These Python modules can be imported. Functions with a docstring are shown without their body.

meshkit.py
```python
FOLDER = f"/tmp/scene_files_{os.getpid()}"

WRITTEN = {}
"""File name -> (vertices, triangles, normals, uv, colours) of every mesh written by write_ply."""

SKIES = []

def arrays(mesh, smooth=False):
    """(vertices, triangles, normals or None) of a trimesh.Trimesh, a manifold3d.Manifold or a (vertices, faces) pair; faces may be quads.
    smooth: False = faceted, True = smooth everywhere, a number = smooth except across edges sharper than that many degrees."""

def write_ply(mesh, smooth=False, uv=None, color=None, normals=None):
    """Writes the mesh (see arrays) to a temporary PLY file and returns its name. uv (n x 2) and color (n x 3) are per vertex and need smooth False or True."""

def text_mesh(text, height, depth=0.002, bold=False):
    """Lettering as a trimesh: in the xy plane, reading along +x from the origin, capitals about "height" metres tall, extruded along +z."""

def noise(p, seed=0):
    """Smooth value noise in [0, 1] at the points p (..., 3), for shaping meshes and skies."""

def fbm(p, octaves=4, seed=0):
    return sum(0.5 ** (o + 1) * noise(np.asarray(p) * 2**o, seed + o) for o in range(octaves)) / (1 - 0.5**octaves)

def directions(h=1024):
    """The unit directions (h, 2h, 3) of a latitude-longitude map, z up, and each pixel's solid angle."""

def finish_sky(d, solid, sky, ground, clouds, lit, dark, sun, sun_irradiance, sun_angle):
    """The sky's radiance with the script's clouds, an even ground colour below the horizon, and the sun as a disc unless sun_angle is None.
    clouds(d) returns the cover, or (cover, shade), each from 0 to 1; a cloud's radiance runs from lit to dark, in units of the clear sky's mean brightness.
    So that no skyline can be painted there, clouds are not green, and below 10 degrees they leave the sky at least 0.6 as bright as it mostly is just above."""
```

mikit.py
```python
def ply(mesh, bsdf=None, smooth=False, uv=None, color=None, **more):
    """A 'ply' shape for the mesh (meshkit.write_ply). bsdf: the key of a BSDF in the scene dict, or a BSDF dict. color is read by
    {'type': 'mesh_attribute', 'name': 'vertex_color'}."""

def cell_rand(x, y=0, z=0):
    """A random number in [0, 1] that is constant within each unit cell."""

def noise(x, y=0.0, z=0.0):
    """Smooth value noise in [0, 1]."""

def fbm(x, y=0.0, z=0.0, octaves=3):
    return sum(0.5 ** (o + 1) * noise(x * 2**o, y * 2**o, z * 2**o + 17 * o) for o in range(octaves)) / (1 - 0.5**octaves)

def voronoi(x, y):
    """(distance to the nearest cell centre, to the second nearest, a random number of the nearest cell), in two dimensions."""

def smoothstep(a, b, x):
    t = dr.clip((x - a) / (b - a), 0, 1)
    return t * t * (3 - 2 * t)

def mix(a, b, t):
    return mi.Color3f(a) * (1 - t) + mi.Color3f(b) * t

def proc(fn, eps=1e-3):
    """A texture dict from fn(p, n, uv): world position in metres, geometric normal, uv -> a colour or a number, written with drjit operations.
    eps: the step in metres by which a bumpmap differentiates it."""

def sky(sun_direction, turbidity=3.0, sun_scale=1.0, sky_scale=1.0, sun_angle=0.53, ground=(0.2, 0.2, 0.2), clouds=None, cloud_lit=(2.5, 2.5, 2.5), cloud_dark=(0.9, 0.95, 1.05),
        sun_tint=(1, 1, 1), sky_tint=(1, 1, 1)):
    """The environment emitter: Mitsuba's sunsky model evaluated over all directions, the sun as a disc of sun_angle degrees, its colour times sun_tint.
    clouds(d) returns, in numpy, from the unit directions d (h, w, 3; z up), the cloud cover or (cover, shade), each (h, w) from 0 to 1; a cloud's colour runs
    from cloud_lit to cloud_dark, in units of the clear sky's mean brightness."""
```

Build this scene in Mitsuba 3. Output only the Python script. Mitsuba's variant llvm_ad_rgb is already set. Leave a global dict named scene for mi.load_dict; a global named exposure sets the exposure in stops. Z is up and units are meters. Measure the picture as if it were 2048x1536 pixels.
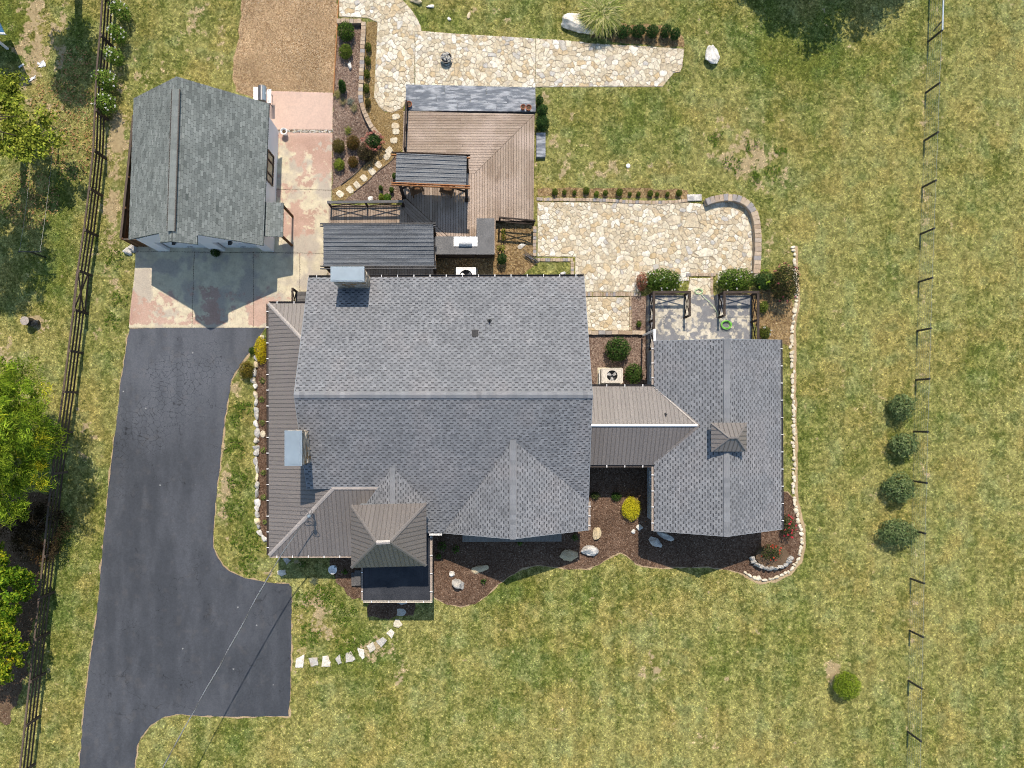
import math, random
import numpy as np, shapely, trimesh
import shapely.geometry as sg
from shapely import affinity
from shapely.ops import unary_union
import drjit as dr, mitsuba as mi
import mikit, meshkit
from mikit import noise, fbm, voronoi, smoothstep, mix, proc

T = mi.ScalarTransform4f
scene, labels = {}, {}

# ------------------------------------------------------------------ camera, sky, exposure
CAM_H, FOC, CX, CY = 43.0, 1420.0, 950.0, 835.0      # height, focal length and nadir point (photo pixels, 2048 x 1536)
scene['camera'] = dict(type='perspective', fov=math.degrees(2 * math.atan(1024 / FOC)), fov_axis='x', near_clip=0.5, far_clip=2000.0,
                       principal_point_offset_x=(1024 - CX) / 2048, principal_point_offset_y=(768 - CY) / 1536,
                       to_world=T().look_at(origin=[0, 0, CAM_H], target=[0, 0, 0], up=[0, 1, 0]))
SUN = (0.03, 1.0, 1.456)
scene['sky_light'] = mikit.sky(SUN, turbidity=3.0, ground=(0.16, 0.15, 0.09), sun_tint=(0.95, 1.0, 1.10), sky_scale=1.85, sky_tint=(1.14, 1.0, .85))
exposure = 1.74

rng = np.random.default_rng(7)
R = random.Random(11)

# ------------------------------------------------------------------ measuring helpers: a photo pixel at height z -> a point in metres
def P(x, y, z=0.0):
    return np.array([(x - CX) * (CAM_H - z) / FOC, (CY - y) * (CAM_H - z) / FOC, z])
def G(x, y, z=0.0):
    return tuple(P(x, y, z)[:2])
def GP(pts, z=0.0):
    return [G(x, y, z) for x, y in pts]
def poly(pts, z=0.0):
    return sg.Polygon(GP(pts, z)).buffer(0)
def Z(pts, ox, oy, s):
    """Points read off an enlarged crop (origin ox, oy, scale s) -> photo pixels."""
    return [(ox + x / s, oy + y / s) for x, y in pts]

# ------------------------------------------------------------------ mesh builder
class MB:
    def __init__(self):
        self.v, self.f, self.u, self.c, self.n = [], [], [], [], 0
    def raw(self, v, f, uv=(0.5, 0.5), col=None):
        v = np.asarray(v, float).reshape(-1, 3); f = np.asarray(f, int)
        if f.shape[1] == 4:
            f = np.vstack([f[:, [0, 1, 2]], f[:, [0, 2, 3]]])
        self.v.append(v); self.f.append(f + self.n); self.n += len(v)
        self.u.append(np.broadcast_to(np.asarray(uv, float), (len(v), 2)))
        if col is not None:
            self.c.append(np.broadcast_to(np.asarray(col, float), (len(v), 3)))
        return self
    def box(self, c, s, rz=0.0, uv=(0.5, 0.5), col=None):
        x, y, z = np.array(s) / 2
        v = np.array([[a * x, b * y, d * z] for a in (-1, 1) for b in (-1, 1) for d in (-1, 1)])
        ca, sa = math.cos(rz), math.sin(rz)
        v = v @ np.array([[ca, sa, 0], [-sa, ca, 0], [0, 0, 1]]) + np.array(c)
        return self.raw(v, BOXF, uv, col)
    def bar(self, p, q, w, h, up=(0, 0, 1), uv=(0.5, 0.5), col=None):
        """Rectangular bar from p to q; w across, h along up."""
        p, q = np.array(p, float), np.array(q, float)
        d = q - p; d /= np.linalg.norm(d) + 1e-12
        a = np.cross(d, up)
        if np.linalg.norm(a) < 1e-6: a = np.cross(d, (0, 1, 0))
        a /= np.linalg.norm(a); b = np.cross(a, d)
        v = [e + a * i * w / 2 + b * j * h / 2 for e in (p, q) for i in (-1, 1) for j in (-1, 1)]
        return self.raw(v, BOXF, uv, col)
    def tube(self, pts, r, n=8, uv=(0.5, 0.5), col=None, caps=True):
        pts = np.asarray(pts, float); m = len(pts)
        r = np.broadcast_to(np.asarray(r, float), (m,))
        tg = np.gradient(pts, axis=0) if m > 1 else np.array([[0, 0, 1.0]])
        tg /= np.linalg.norm(tg, axis=1, keepdims=True) + 1e-12
        ref = np.array([0, 0, 1.0]) if abs(tg[0][2]) < 0.9 else np.array([1.0, 0, 0])
        a = np.cross(tg, ref); a /= np.linalg.norm(a, axis=1, keepdims=True) + 1e-12
        b = np.cross(tg, a); t = np.arange(n) * 2 * np.pi / n
        v = (pts[:, None] + r[:, None, None] * (np.cos(t)[None, :, None] * a[:, None] + np.sin(t)[None, :, None] * b[:, None])).reshape(-1, 3)
        i, k = np.meshgrid(np.arange(m - 1), np.arange(n), indexing='ij'); k2 = (k + 1) % n
        f = np.stack([i * n + k, i * n + k2, (i + 1) * n + k2, (i + 1) * n + k], -1).reshape(-1, 4)
        f = np.vstack([f[:, [0, 1, 2]], f[:, [0, 2, 3]]])
        if caps:
            v = np.vstack([v, pts[:1], pts[-1:]]); e = m * n; kk = np.arange(n); kn = (kk + 1) % n
            f = np.vstack([f, np.stack([kk * 0 + e, kn, kk], 1), np.stack([kk * 0 + e + 1, (m - 1) * n + kk, (m - 1) * n + kn], 1)])
        return self.raw(v, f, uv, col)
    def lathe(self, c, prof, n=20, uv=(0.5, 0.5), col=None, sx=1.0, sy=1.0):
        """prof: (radius, z) from bottom to top; closed at both ends."""
        t = np.arange(n) * 2 * np.pi / n
        v = np.vstack([np.stack([np.cos(t) * r * sx, np.sin(t) * r * sy, t * 0 + z], 1) for r, z in prof]) + np.array(c)
        m = len(prof); i, k = np.meshgrid(np.arange(m - 1), np.arange(n), indexing='ij'); k2 = (k + 1) % n
        f = np.stack([i * n + k, i * n + k2, (i + 1) * n + k2, (i + 1) * n + k], -1).reshape(-1, 4)
        return self.raw(v, f, uv, col)
    def prism(self, pg, z0, z1, uv=(0.5, 0.5), col=None):
        """Vertical prism over a shapely polygon (or a list of points)."""
        pg = pg if hasattr(pg, 'geom_type') else sg.Polygon(pg)
        for g in getattr(pg, 'geoms', [pg]):
            if g.geom_type != 'Polygon' or g.area < 1e-5: continue
            m = trimesh.creation.extrude_polygon(g, z1 - z0, engine='earcut')
            self.raw(np.array(m.vertices) + [0, 0, z0], m.faces, uv, col)
        return self
    def slab(self, pts, t=0.12, uv=(0.5, 0.5)):
        """Slab under a polygon of 3-D points (drop t straight down)."""
        p = np.array(pts, float); m = len(p)
        n = np.cross(p[1] - p[0], p[2] - p[0])
        if n[2] < 0: p = p[::-1]
        top = trimesh.creation.triangulate_polygon(sg.Polygon(p[:, :2]), engine='earcut') if m > 4 else (p[:, :2], np.array([[0, 1, 2], [0, 2, 3]][:m - 2]))
        f = np.asarray(top[1])
        a, b = p[f[:, 1]] - p[f[:, 0]], p[f[:, 2]] - p[f[:, 0]]
        f = np.where((a[:, 0] * b[:, 1] - a[:, 1] * b[:, 0])[:, None] < 0, f[:, ::-1], f)
        i = np.arange(m); j = (i + 1) % m
        side = np.stack([i + 2 * m, i + 3 * m, j + 3 * m], 1), np.stack([i + 2 * m, j + 3 * m, j + 2 * m], 1)
        lo = p - [0, 0, t]
        return self.raw(np.vstack([p, lo, p, lo]), np.vstack([f, f[:, ::-1] + m, *side]), uv)
    def gable(self, prof, axis, a, b, uv=(0.5, 0.5)):
        """A profile of (t, z) points extruded along x (axis 0: t is y) or along y (axis 1: t is x) from a to b."""
        g = sg.Polygon(prof)
        m = trimesh.creation.extrude_polygon(g, abs(b - a), engine='earcut')
        v = np.array(m.vertices)
        w = np.stack([v[:, 2] + min(a, b), v[:, 0], v[:, 1]], 1) if axis == 0 else np.stack([v[:, 0], v[:, 2] + min(a, b), v[:, 1]], 1)
        return self.raw(w, m.faces if axis == 0 else np.asarray(m.faces)[:, ::-1], uv)
    def put(self, key, bsdf, smooth=False):
        if not self.v: return None
        v, f, u = np.vstack(self.v), np.vstack(self.f), np.vstack(self.u)
        kw = {}
        if smooth is False or smooth is True: kw['uv'] = u
        if self.c: kw['color'] = np.vstack(self.c)
        scene[key] = mikit.ply((v, f), bsdf, smooth=smooth, **kw)
        return key
BOXF = np.array([[0, 1, 3], [0, 3, 2], [4, 6, 7], [4, 7, 5], [0, 4, 5], [0, 5, 1], [2, 3, 7], [2, 7, 6], [0, 2, 6], [0, 6, 4], [1, 5, 7], [1, 7, 3]])

used = {}
def key(name, parent=None):
    full = f'{parent}__{name}' if parent else name
    n = used.get(full, 0); used[full] = n + 1
    return full if n == 0 else f'{full}_{n:03d}'
def thing(name, label=None, cat=None, group=None, kind=None):
    k = key(name); d = {}
    if label: d['label'] = label
    if cat: d['category'] = cat
    if group: d['group'] = group
    if kind: d['kind'] = kind
    labels[k] = d
    return k
def part(name, parent, mb, bsdf, smooth=False, label=None, kind=None):
    k = key(name, parent)
    mb.put(k, bsdf, smooth)
    if label or kind:
        labels[k] = {**({'label': label} if label else {}), **({'kind': kind} if kind else {})}
    return k

# ------------------------------------------------------------------ materials
def C(*a): return mi.Color3f(*a)
def mat(name, fn=None, rgb=None, kind='diffuse', bump=None, bump_scale=0.01, eps=0.01, two=True, **kw):
    tex = proc(fn) if fn else {'type': 'rgb', 'value': list(rgb)}
    b = {'type': 'diffuse', 'reflectance': tex} if kind == 'diffuse' else {'type': 'principled', 'base_color': tex, **kw}
    if bump: b = {'type': 'bumpmap', 'arbitrary': {**proc(bump, eps=eps)}, 'scale': bump_scale, 'bsdf': b}
    scene[name] = {'type': 'twosided', 'bsdf': b} if two else b

# bare or worn places of the lawn: photo pixel, radii, strength
BARE = [(1490, 315, 90, 72, .80), (1215, 345, 90, 30, .6), (1125, 300, 40, 90, .55), (1340, 330, 40, 25, .45), (1565, 270, 20, 60, .55),
        (640, 1230, 45, 60, .75), (745, 1295, 60, 30, .7), (805, 1345, 25, 40, .6), (615, 1200, 30, 40, .8), (1284, 1345, 15, 42, .62), (1309, 1340, 15, 46, .85), (1390, 1460, 60, 40, .4),
        (1668, 1345, 28, 24, .9), (470, 770, 22, 55, .6), (450, 1000, 16, 120, .75), (500, 850, 20, 60, .45), (505, 1140, 50, 20, .5), (235, 300, 22, 130, 1.0), (225, 420, 22, 80, .85),
        (215, 540, 26, 60, .5), (205, 620, 25, 70, .45), (20, 715, 50, 35, .8), (70, 640, 26, 18, 1.0), (128, 560, 8, 30, .7), (172, 790, 26, 34, .5), (170, 880, 30, 80, .55),
        (40, 30, 20, 50, .35), (75, 80, 16, 70, .95), (60, 150, 26, 50, .8), (120, 110, 16, 90, .9), (95, 190, 30, 35, .7), (125, 45, 14, 50, .8), (55, 210, 25, 25, .7), (60, 260, 70, 60, .55),
        (400, 60, 60, 80, .5), (300, 130, 40, 60, .5), (455, 150, 40, 30, .55), (1575, 520, 14, 60, .5), (1545, 650, 30, 70, .55), (1545, 480, 18, 50, .7), (1560, 800, 12, 160, .25),
        (1740, 800, 30, 40, .35), (1740, 940, 26, 60, .35), (1430, 60, 40, 20, .4), (1100, 190, 20, 30, .7), (1090, 350, 22, 60, .5), (960, 35, 90, 20, .5), (1850, 420, 9, 420, .4), (1826, 1250, 8, 320, .4), (1700, 60, 300, 26, .0),
        (1410, 330, 60, 60, .25), (720, 1190, 40, 14, .6), (590, 1120, 20, 20, .5), (1400, 1280, 120, 60, .15), (1680, 700, 12, 500, .2), (1900, 400, 25, 500, .15)]
LUSH = [(1290, 250, 190, 90, .5), (1600, 120, 220, 90, .75), (470, 900, 26, 120, .75), (500, 1020, 25, 80, .7), (100, 560, 60, 80, .9), (120, 420, 60, 120, .8), (1400, 60, 160, 60, .4), (700, 1290, 80, 50, .6), (35, 70, 28, 70, 1.0),
        (160, 60, 30, 70, .8), (165, 680, 40, 60, .3), (640, 1200, 70, 60, .5), (900, 40, 120, 40, .4), (1000, 1180, 120, 40, .6), (1620, 900, 40, 300, .4), (130, 1200, 40, 300, .45), (1450, 400, 100, 60, .4), (200, 1100, 14, 200, .3)]
for q, w_ in (([(86, -20), (78, 8), (66, 30), (58, 55), (50, 80), (40, 105)], 15), ([(138, -20), (131, 5), (122, 30), (112, 55), (103, 78), (94, 100), (82, 124), (66, 148), (48, 172), (34, 192)], 11)):
    BARE += [(x_, y_, w_, w_ * 1.4, 1.05) for x_, y_ in q]
BARE_W = [(*G(x, y), rx / 33, ry / 33, s) for x, y, rx, ry, s in BARE]
LUSH_W = [(*G(x, y), rx / 33, ry / 33, s) for x, y, rx, ry, s in LUSH]

def blob_field(x, y, blobs):
    out = mi.Float(0)
    for bx, by, rx, ry, s in blobs:
        q = dr.square((x - bx) / rx) + dr.square((y - by) / ry)
        out = dr.maximum(out, s * dr.exp(-q))
    return out
def lawn_colour(x, y):
    n1, n2 = fbm(x * 0.20 + 3, y * 0.20, 1.0, 3), fbm(x * 0.95, y * 0.95 + 9, 2.0, 3)
    n3, n4, n5 = noise(x * 3.1, y * 3.1, 5.0), noise(x * 7.0 + 3, y * 7.0, 3.0), noise(x * 13.0, y * 13.0, 8.0)
    streak = noise(x * 1.45 + 0.9 * n2, y * 0.06, 7.0) * .6 + noise(x * 3.9 + .6 * n2, y * .11, 17.0) * .4
    bare, lush = blob_field(x, y, BARE_W), blob_field(x, y, LUSH_W)
    clump = n3 * .25 + n4 * .40 + n5 * .35
    green = mix((.100, .136, .027), (.165, .200, .046), clump)
    straw = mix((.222, .214, .064), (.362, .345, .128), clump)
    dry = smoothstep(.30, .74, n1 * .38 + n2 * .26 + streak * .20 + clump * .36 - lush * .36 + .015)
    c = mix(green, straw, dry)
    c = mix(c, c * C(.86, .98, 1.12), smoothstep(.5, .75, fbm(x * 1.1 + 11, y * 1.1, 14.0, 3)) * .7)
    c = mix(c, c * C(1.10, .95, .90), smoothstep(.45, .75, fbm(x * .6 + 31, y * .6, 4.0, 3)) * .6)
    c *= .80 + .40 * smoothstep(.22, .78, clump)
    mow = dr.sin(x * 5.7 + 1.2 * noise(x * .3, y * .04, 2.0)) * smoothstep(.35, .7, fbm(x * .13, y * .05, 9.0, 2)) + (noise(x * 9.0, y * .12, 3.0) - .5)
    c *= 1.0 + .10 * mow
    frag = fbm(x * 1.7 + 5, y * 1.7, 6.0, 4)
    m = smoothstep(.40, .64, bare * .72 + (frag - .5) * 1.15 + (clump - .5) * .8)
    return mix(c, mix((.38, .285, .16), (.52, .42, .26), n4 * .6 + n5 * .4), m * .92)
mat('lawn', lambda p, n, uv: lawn_colour(p.x, p.y) * .8)
def blade_fn(p, n, uv):
    c = lawn_colour(p.x, p.y) * (.66 + 1.0 * uv.x)
    c = mix(c, C(.36, .335, .16), smoothstep(.93, .98, uv.y) * .6)
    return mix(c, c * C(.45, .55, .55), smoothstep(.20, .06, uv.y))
mat('grass_blade', blade_fn)

CRAZED = [(*G(x, y), rx / 33, ry / 33, q) for x, y, rx, ry, q in [(350, 775, 70, 90, 1.0), (300, 850, 45, 70, 1.0), (425, 735, 50, 45, .9), (246, 900, 22, 150, .8), (480, 690, 30, 25, .6)]]
def asphalt_fn(p, n, uv):
    x, y = p.x, p.y
    big, mid, fine, grit = fbm(x * .3, y * .22, 1, 3), fbm(x * 1.9, y * .6, 2, 4), noise(x * 45, y * 45, 3), noise(x * 12, y * 12, 6)
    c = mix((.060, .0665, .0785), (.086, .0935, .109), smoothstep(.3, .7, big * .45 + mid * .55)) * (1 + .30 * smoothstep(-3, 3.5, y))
    d1, d2, r = voronoi(x * 3.0 + .5 * noise(x * 3, y * 3), y * 3.0)
    area = smoothstep(.42, .62, blob_field(x, y, CRAZED) * .6 + fbm(x * 1.1, y * 1.1, 12, 3) * .4)
    crack = (1 - smoothstep(.0, .08, d2 - d1)) * area
    e1, e2, r2 = voronoi(x * .36 + .35 * noise(x * 1.7, y * 1.7, 5) + .12 * noise(x * 6, y * 6, 2), y * .36 + .35 * noise(x * 1.7, y * 1.7, 8) + .12 * noise(x * 6, y * 6, 4))
    crack = dr.maximum(crack, (1 - smoothstep(.0, .014, e2 - e1)) * .8 * smoothstep(.38, .55, noise(x * .7, y * .7, 4)))
    c = mix(c, c * 1.22, area * .5) * (.80 + .24 * fine + .16 * grit) * (1 - .55 * crack)
    dust = smoothstep(.60, .82, fbm(x * 2.4 + 4, y * 2.4, 6, 4)) * .10
    s1, s2, s3 = voronoi(x * .9, y * .9)
    spot = (1 - smoothstep(.025, .05, s1)) * smoothstep(.88, .92, s3)
    return mix(mix(c, C(.19, .165, .135), dust), C(.42, .42, .41), spot * .7)
mat('asphalt', asphalt_fn)

def concrete_fn(p, n, uv):
    x, y = p.x, p.y
    a = fbm(x * .75, y * .6, 1, 5); b = fbm(x * 3.2, y * 3.2, 4, 4); f = noise(x * 26, y * 26, 2)
    cream = mix((.50, .44, .31), (.66, .60, .45), b)
    pink = mix((.40, .25, .195), (.56, .41, .33), fbm(x * 1.2, y * 1.2, 8, 4))
    grime = mix(cream, C(.45, .40, .33), smoothstep(.45, .65, fbm(x * 1.1 + 3, y * 1.1, 9, 4)))
    q = a * .55 + b * .38 + fbm(x * 9, y * 9, 14, 3) * .22 - .07
    apron = smoothstep(8.6, 7.0, y)
    q = q + .10 * smoothstep(-9.6, -8.4, x) * (1 - apron) + .22 * (1 - apron) * smoothstep(11.6, 10.2, y) - .09 * smoothstep(-16.0, -18.5, x) * apron - .22 * smoothstep(16.8, 17.2, y)
    q = q + .25 * smoothstep(5.75, 5.45, y)
    c = mix(pink, grime, smoothstep(.44, .58, q) * .45 + smoothstep(.49, .51, q) * .55)
    c = mix(c, C(.62, .47, .39), smoothstep(16.9, 17.4, y) * .70)
    return c * (.84 + .2 * f + .12 * b)
mat('concrete', concrete_fn)
def peel_fn(p, n, uv):
    x, y = p.x, p.y
    q = fbm(x * 1.3 + 2, y * 1.3, 3, 3) * .42 + fbm(x * 5.0, y * 5.0, 5, 4) * .58
    m = smoothstep(.0, 1.6, 1.9 - dr.abs(x - 13.4))
    paint = mix((.165, .17, .185), (.25, .255, .27), fbm(x * 2, y * 2, 9, 2))
    return mix(paint, mix((.42, .39, .32), (.60, .56, .47), noise(x * 9, y * 9)), smoothstep(.47, .60, q + .12 * m * smoothstep(.2, .7, noise(x * .9, y * .9, 8) + .3) - .035 + .05 * smoothstep(5.2, 4.3, y))) * (.9 + .2 * noise(x * 30, y * 30, 2))
mat('peeling_paint', peel_fn)
def step_fn(p, n, uv):
    x, y = p.x, p.y
    q = fbm(x * 1.9 + uv.x * 9, y * 8 + uv.y * 7, 3, 4)
    return mix((.16, .178, .205), (.37, .39, .42), smoothstep(.34, .72, q)) * (.85 + .3 * noise(x * 6, y * 30, 2))
mat('weathered_grey_paint', step_fn)
def speck(dark, light, scale=14.0, big=.8):
    def fn(p, n, uv):
        d1, d2, r = voronoi(p.x * scale, p.y * scale)
        return mix(dark, light, r) * (.7 + .3 * smoothstep(.0, .3, d2 - d1)) * (.75 + .5 * fbm(p.x * big, p.y * big, 3, 3))
    return fn
mat('mulch', speck((.085, .052, .036), (.21, .145, .105)))
mat('faded_mulch', speck((.13, .085, .065), (.33, .25, .20)))
mat('straw', speck((.22, .15, .065), (.38, .28, .14), 18))
mat('leafy_soil', speck((.14, .09, .045), (.36, .26, .14), 10))
mat('gravel', speck((.26, .165, .085), (.52, .385, .24), 16))
def chip(dark, light, pale):
    return lambda p, n, uv: mix(mix(dark, light, uv.x), C(*pale), smoothstep(.84, .97, uv.y)) * (.75 + .5 * fbm(p.x * .8, p.y * .8, 3, 3))
mat('mulch_chip', chip((.075, .043, .027), (.21, .135, .095), (.36, .27, .2)))
mat('faded_chip', chip((.12, .075, .058), (.34, .255, .205), (.52, .43, .34)))
mat('gravel_chip', chip((.22, .125, .06), (.55, .40, .25), (.72, .62, .46)))
mat('straw_chip', chip((.22, .145, .06), (.40, .29, .14), (.5, .4, .24)))
mat('dirt', lambda p, n, uv: mix((.34, .255, .15), (.46, .36, .23), fbm(p.x * 3, p.y * 3, 1, 3)) * (.85 + .3 * noise(p.x * 25, p.y * 25)))
mat('bed_soil', lambda p, n, uv: mix((.10, .07, .045), (.17, .12, .08), fbm(p.x * 3, p.y * 3, 1, 3)))
mat('sand_joint', lambda p, n, uv: mix((.28, .23, .165), (.48, .42, .315), fbm(p.x * 4, p.y * 4, 1, 3)))

def flag_fn(p, n, uv):
    x, y = p.x, p.y
    a, b, d = fbm(x * 2.6 + uv.x * 40, y * 2.6 + uv.y * 40, 1, 4), noise(x * 19, y * 19, 3), fbm(x * 7 + uv.y * 20, y * 7, 6, 3)
    c = mix((.55, .465, .325), (.72, .655, .51), smoothstep(.0, .7, uv.x))
    c = mix(c, C(.77, .725, .62), smoothstep(.70, .95, uv.x))
    c = mix(c, mix((.50, .36, .19), (.62, .50, .32), a), smoothstep(.84, .95, uv.y) * .8)
    c = mix(c, C(.47, .455, .43), smoothstep(.06, .02, uv.y) * .8)
    c = mix(c, mix((.55, .40, .22), (.43, .38, .32), noise(x * 1.5 + 5, y * 1.5)), smoothstep(.52, .72, a) * .5)
    return c * C(.985, 1., 1.02) * (.80 + .26 * b) * (.76 + .48 * d)
mat('flagstone', flag_fn)
def block_fn(p, n, uv):
    c = mix((.36, .27, .19), (.50, .41, .31), uv.x)
    c = mix(c, C(.30, .285, .28), smoothstep(.72, .86, uv.y))
    return c * (.82 + .36 * fbm(p.x * 12, p.y * 12, p.z * 12, 3))
mat('wall_block', block_fn)
def rock_fn(p, n, uv):
    a = fbm(p.x * 4 + uv.x * 30, p.y * 4, p.z * 4, 4)
    c = mix((.33, .325, .315), (.62, .60, .55), smoothstep(.25, .75, a))
    c = mix(c, mix((.46, .37, .22), (.62, .53, .37), a), smoothstep(.6, .95, uv.y))
    return c * (.52 + 1.0 * uv.x) * (.85 + .3 * noise(p.x * 22, p.y * 22, p.z * 22))
mat('rock', rock_fn)
def cream_fn(p, n, uv):
    return mix((.55, .47, .32), (.74, .68, .55), uv.x) * (.78 + .42 * fbm(p.x * 9, p.y * 9, p.z * 9, 3))
mat('cream_stone', cream_fn)
def chim_fn(p, n, uv):
    c = mix((.30, .25, .19), (.60, .53, .43), uv.x)
    return mix(c, C(.36, .22, .11), smoothstep(.75, .9, uv.y)) * (.75 + .5 * fbm(p.x * 14, p.y * 14, p.z * 14, 3))
mat('chimney_stone', chim_fn)

def shingle_fn(p, n, uv):
    a = fbm(p.x * .7 + 3, p.y * .7, 5, 3)
    c = mix((.062, .066, .074), (.268, .280, .300), uv.x)
    c = mix(c, c * C(1.02, .955, .92), smoothstep(.45, .75, a) * .5)
    return c * (.86 + .28 * a) * (.93 + .14 * noise(p.x * 40, p.y * 40, p.z * 40))
mat('shingle_grey', shingle_fn)
def gshingle_fn(p, n, uv):
    a = fbm(p.x * .8 + 7, p.y * .8, 5, 3)
    c = mix((.095, .110, .106), (.252, .275, .265), uv.x)
    return c * (.85 + .3 * a) * (.93 + .14 * noise(p.x * 40, p.y * 40, p.z * 40))
mat('shingle_green', gshingle_fn)
mat('brown_metal', lambda p, n, uv: C(.178, .161, .151) * (.95 + .10 * uv.x) * (.94 + .12 * fbm(p.x * 1.3, p.y * 1.3, p.z, 3)), kind='principled', roughness=.42, metallic=.0, specular=.5)
mat('brown_rib', rgb=(.120, .107, .099), kind='principled', roughness=.45, specular=.5)
mat('pale_cap', lambda p, n, uv: C(.34, .31, .29) * (.9 + .2 * noise(p.x * 2, p.y * 2, 1)), kind='principled', roughness=.4, specular=.5)
def corr_fn(p, n, uv):
    s = fbm(p.x * .7, p.y * 8, 2, 3)
    return mix((.082, .095, .112), (.130, .146, .166), smoothstep(.32, .72, s)) * (.88 + .24 * noise(p.x * 7, p.y * 30, 1))
mat('dark_corrugated', corr_fn, kind='principled', roughness=.5, metallic=.0, specular=.35)
mat('galvanised', lambda p, n, uv: C(.25, .315, .37) * (.88 + .24 * fbm(p.x * 2, p.y * 2, 1, 3)), kind='principled', roughness=.45, metallic=.25, specular=.5)
mat('steel', rgb=(.62, .62, .62), kind='principled', roughness=.3, metallic=.75)
mat('dark_steel', rgb=(.13, .13, .14), kind='principled', roughness=.4, metallic=.5)
mat('black_plastic', rgb=(.022, .023, .025), kind='principled', roughness=.45, specular=.5)
mat('black_rubber', lambda p, n, uv: mix((.030, .034, .042), (.062, .066, .076), fbm(p.x * 2, p.y * 2, 1, 3)) * (.9 + .2 * noise(p.x * 30, p.y * 30)))
mat('white_paint', lambda p, n, uv: C(.80, .80, .81) * (.94 + .08 * fbm(p.x * 2, p.y * 2, p.z * 2, 2)))
mat('white_enamel', rgb=(.80, .80, .79), kind='principled', roughness=.35, specular=.5)
mat('beige_enamel', rgb=(.58, .54, .47), kind='principled', roughness=.45, specular=.4)
mat('grey_siding', lambda p, n, uv: C(.30, .33, .36) * (.92 + .16 * fbm(p.x * 3, p.y * 3, p.z * 3, 2)))
mat('dark_gutter', rgb=(.055, .045, .040), kind='principled', roughness=.4, specular=.5)
mat('tan_gutter', rgb=(.36, .31, .27), kind='principled', roughness=.4, specular=.5)
def wood(dark, light):
    def fn(p, n, uv):
        g = fbm(p.x * 4 + uv.x * 20, p.y * 4 + uv.y * 20, p.z * 4, 3)
        return mix(dark, light, g) * (.72 + .56 * uv.x)
    return fn
mat('dark_wood', wood((.035, .028, .024), (.085, .068, .058)))
mat('grey_wood', wood((.085, .085, .088), (.17, .165, .16)))
mat('fence_wood', wood((.055, .042, .034), (.125, .098, .080)))
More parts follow.
